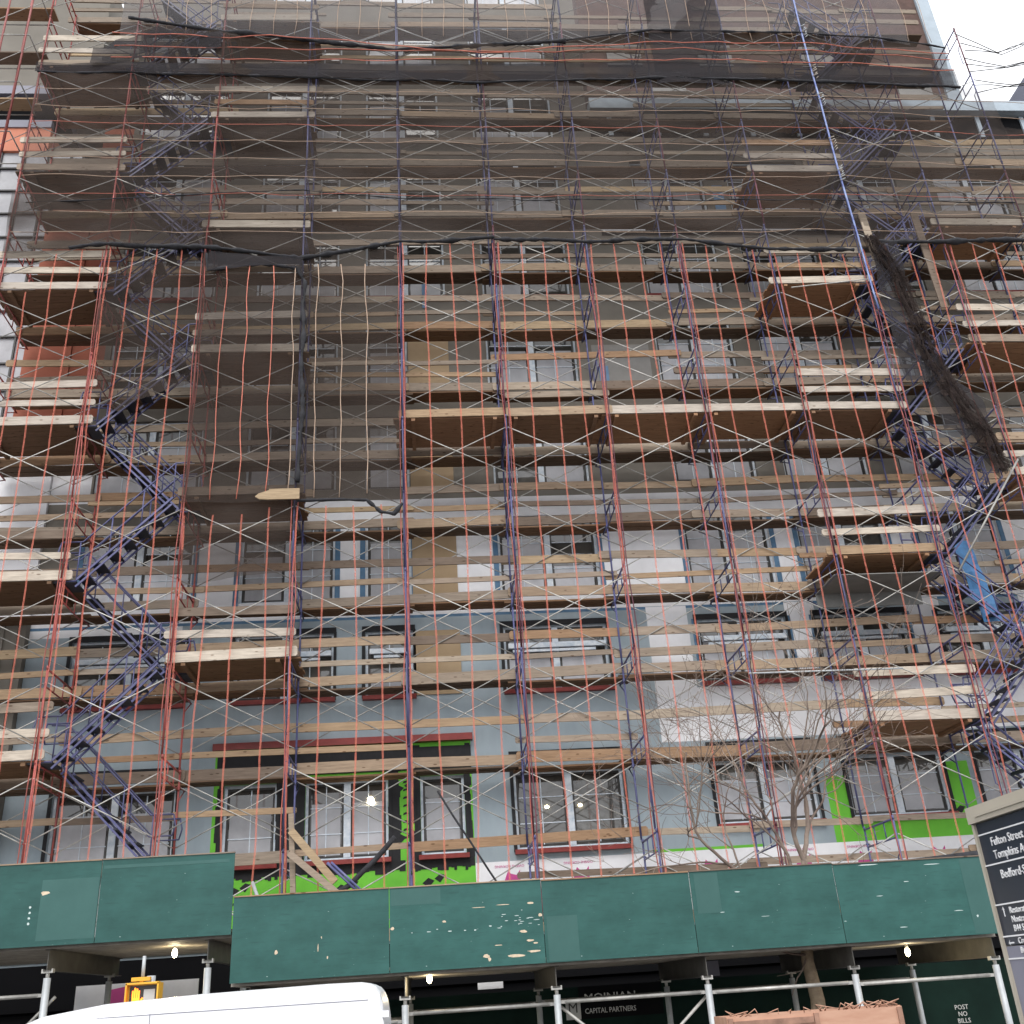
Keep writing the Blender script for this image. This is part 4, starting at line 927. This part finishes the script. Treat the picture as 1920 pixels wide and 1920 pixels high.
b = MB(); b.box((6.9, y0 - .004, .3), (6.908, y0 - .001, 1.95)); b.box((6.3, y0 - .004, 1.94), (9.4, y0 - .001, 1.948)); b.build('door_seam', M['lavender'], t)
for x in (4.3, 8.3):
    for yy in (y0 - .01, y1 - .2):
        b = MB(); b.tube([(x, yy, GZ + .34), (x, yy + .22, GZ + .34)], .34, 20); w_ = b.build('wheel', M['rubber'], t, (x, yy, GZ + .34))

# ------------------------------------------------------------------ bus sign at right
sxp = CAM.x + 2.5
t = thing('wayfinding_sign', 'tall navy street sign with white lettering and beige cap at the right edge', 'sign', (sxp, -16.5, GZ + .14))
ya, yb = -15.98, -17.3
b = MB(); b.box((sxp, yb, 1.96), (sxp + .12, ya, 2.475)); b.build('navy_face', M['navy'], t)
b = MB(); b.box((sxp, yb, 1.2), (sxp + .12, ya, 1.955)); b.build('lower_face', M['lavender'], t)
b = MB(); b.box((sxp - .025, yb - .02, 2.478), (sxp + .145, ya + .02, 2.55)); b.box((sxp - .032, yb, 2.5), (sxp - .026, ya - .06, 2.515)); b.build('cap', M['cap'], t)
for y_ in (ya, yb - .02):
    b = MB(); b.box((sxp - .012, y_, .3), (sxp + .13, y_ + .02, 2.476)); b.build('edge_trim', M['cap'], t)
b = MB(); b.box((sxp + .01, yb + .1, GZ + .14), (sxp + .11, ya - .1, 1.2)); b.build('leg', M['lavender'], t)
b = MB()
for z in (2.425, 2.292, 2.125, 1.995, 1.905, ): b.box((sxp - .0035, yb, z - .003), (sxp - .001, ya, z + .003))
b.build('white_rule', M['letter'], t)
RT = (R(90), 0, R(-90))
for s_, z, sz, dy in (('Fulton Street', 2.368, .052, .1), ('Tompkins Av', 2.312, .052, .1), ('Bedford-Stuyvesant', 2.228, .052, .115), ('Restoration Plaza', 2.085, .038, .11), ('Nostrand Avenue', 2.048, .038, .11), ('B44 Select Bus', 2.012, .038, .11), ('Crown Heights', 1.962, .036, .12), ('Brooklyn', 1.925, .036, .12)):
    text(s_, 'sign_lettering', M['letter'], (sxp - .003, ya - dy, z), RT, sz, t)
for z, up in ((2.09, True), (1.965, False)):
    b = MB(); y = ya - .06; x = sxp - .003
    if up: b.box((x, y - .003, z - .015), (x + .002, y + .003, z + .02)); b.face([(x, y + .014, z + .01), (x, y, z + .026), (x, y - .014, z + .01), (x, y, z + .018)])
    else: b.box((x, y - .02, z), (x + .002, y + .016, z + .006)); b.face([(x, y + .008, z + .017), (x, y + .024, z + .003), (x, y + .008, z - .011), (x, y + .015, z + .003)])
    b.build('arrow', M['letter'], t)

# ------------------------------------------------------------------ bare street tree and crate
T = thing('street_tree', 'bare street tree growing up through the shed at the right', 'tree', (16.7, -1.9, GZ))
rt = random.Random(21)
b = MB(); P = [(16.62, -1.9, GZ + .1), (16.6, -1.9, .7), (16.66, -1.9, 1.5), (16.6, -1.9, 2.1), (16.68, -1.88, 2.7)]; b.tube(P, [.2, .15, .12, .105, .09], 12)
for q in range(7): b.ball((16.62 + rt.uniform(-.08, .08), -2.0, 1.0 + q * .07 + rt.uniform(-.05, .05)), .06, 6, (1, .6, 1.5))
b.build('trunk', M['bark'], T)
def grow(b, p, d, ln, r, depth):
    n = max(3, int(ln / .16)); pts = [p]; rs = [r]; 
    for q in range(n):
        d = (d + Vector((rt.gauss(0, .17), rt.gauss(0, .12), rt.gauss(0, .13) + .025))).normalized(); p = p + d * (ln / n); pts.append(p); rs.append(max(.0035, r * (1 - .72 * (q + 1) / n)))
    b.tube(pts, rs, 5 if depth > 1 else 8, False)
    if depth >= 4: return
    kids = {0: 7, 1: 4, 2: 3, 3: 1}[depth]
    for c in range(kids):
        f = rt.uniform(.22, 1) if depth else rt.uniform(.3, 1); ix = min(n, max(1, int(f * n))); pp = pts[ix]; dd = (pts[ix] - pts[ix - 1]).normalized()
        an = rt.choice((-1, 1)) * rt.uniform(.3, .9); ax = Vector((rt.uniform(-.3, .3), 1, rt.uniform(-.3, .3))).normalized()
        nd = Matrix.Rotation(an, 3, ax) @ dd; nd.y += rt.uniform(-.35, .3); nd.normalize()
        grow(b, pp, nd, ln * rt.uniform(.42, .68), rs[ix] * .62, depth + 1)
limbs = [((16.66, -1.88, 2.65), (-.10, -.05, 1), 4.0, .06), ((16.58, -1.88, 2.6), (-.45, .1, 1), 3.9, .045), ((16.76, -1.88, 2.6), (.36, -.1, 1), 4.1, .06), ((16.7, -1.9, 2.6), (.06, .15, 1), 4.7, .04)]
for i, (p, d, ln, r) in enumerate(limbs):
    b = MB(); grow(b, Vector(p), Vector(d).normalized(), ln, r, 0); b.build('branch', M['twig'], T)
b = MB(); grow(b, Vector((16.6, -1.95, 2.2)), Vector((-1, -.2, .1)), 1.0, .025, 3); grow(b, Vector((16.6, -1.95, 2.2)), Vector((-.3, -.3, -.8)), .8, .02, 3); b.build('low_twig', M['twig'], T)
M['batten'] = mat('crate_batten', (.30, .17, .12), .85, var=.3, scale=5)
t = thing('plywood_crate', 'reddish plywood box with splintered top edge at the lower right', 'crate', (15.5, -5, GZ))
b = MB(); b.box((14.25, -5.0, GZ), (16.8, -4.96, 1.41)); b.box((14.25, -4.3, GZ), (16.8, -4.26, 1.42)); b.box((14.25, -4.96, GZ), (14.29, -4.3, 1.42)); b.box((16.76, -4.96, GZ), (16.8, -4.3, 1.42)); b.build('side', M['crate'], t)
for x_ in (14.26, 15.5, 16.72):
    b = MB(); b.box((x_, -5.03, GZ), (x_ + .07, -5.001, 1.40)); b.build('batten', M['batten'], t)
b = MB(); b.box((14.34, -5.025, 1.28), (15.49, -5.001, 1.36)); b.build('batten', M['batten'], t)
b = MB()
for q in range(26):
    x = 14.3 + rt.random() * 2.4 if q > 12 else 15.9 + rt.random() * .8; b.tube([(x, -4.97 + rt.random() * .3, 1.4), (x + rt.uniform(-.15, .15), -4.9, 1.45 + rt.random() * .05), (x + rt.uniform(-.2, .2), -4.9, 1.43)], .008, 4)
b.build('splinters', M['crate'], t)
for o in list(bpy.data.objects):
    if o.name.endswith('_tmp'): bpy.data.objects.remove(o)
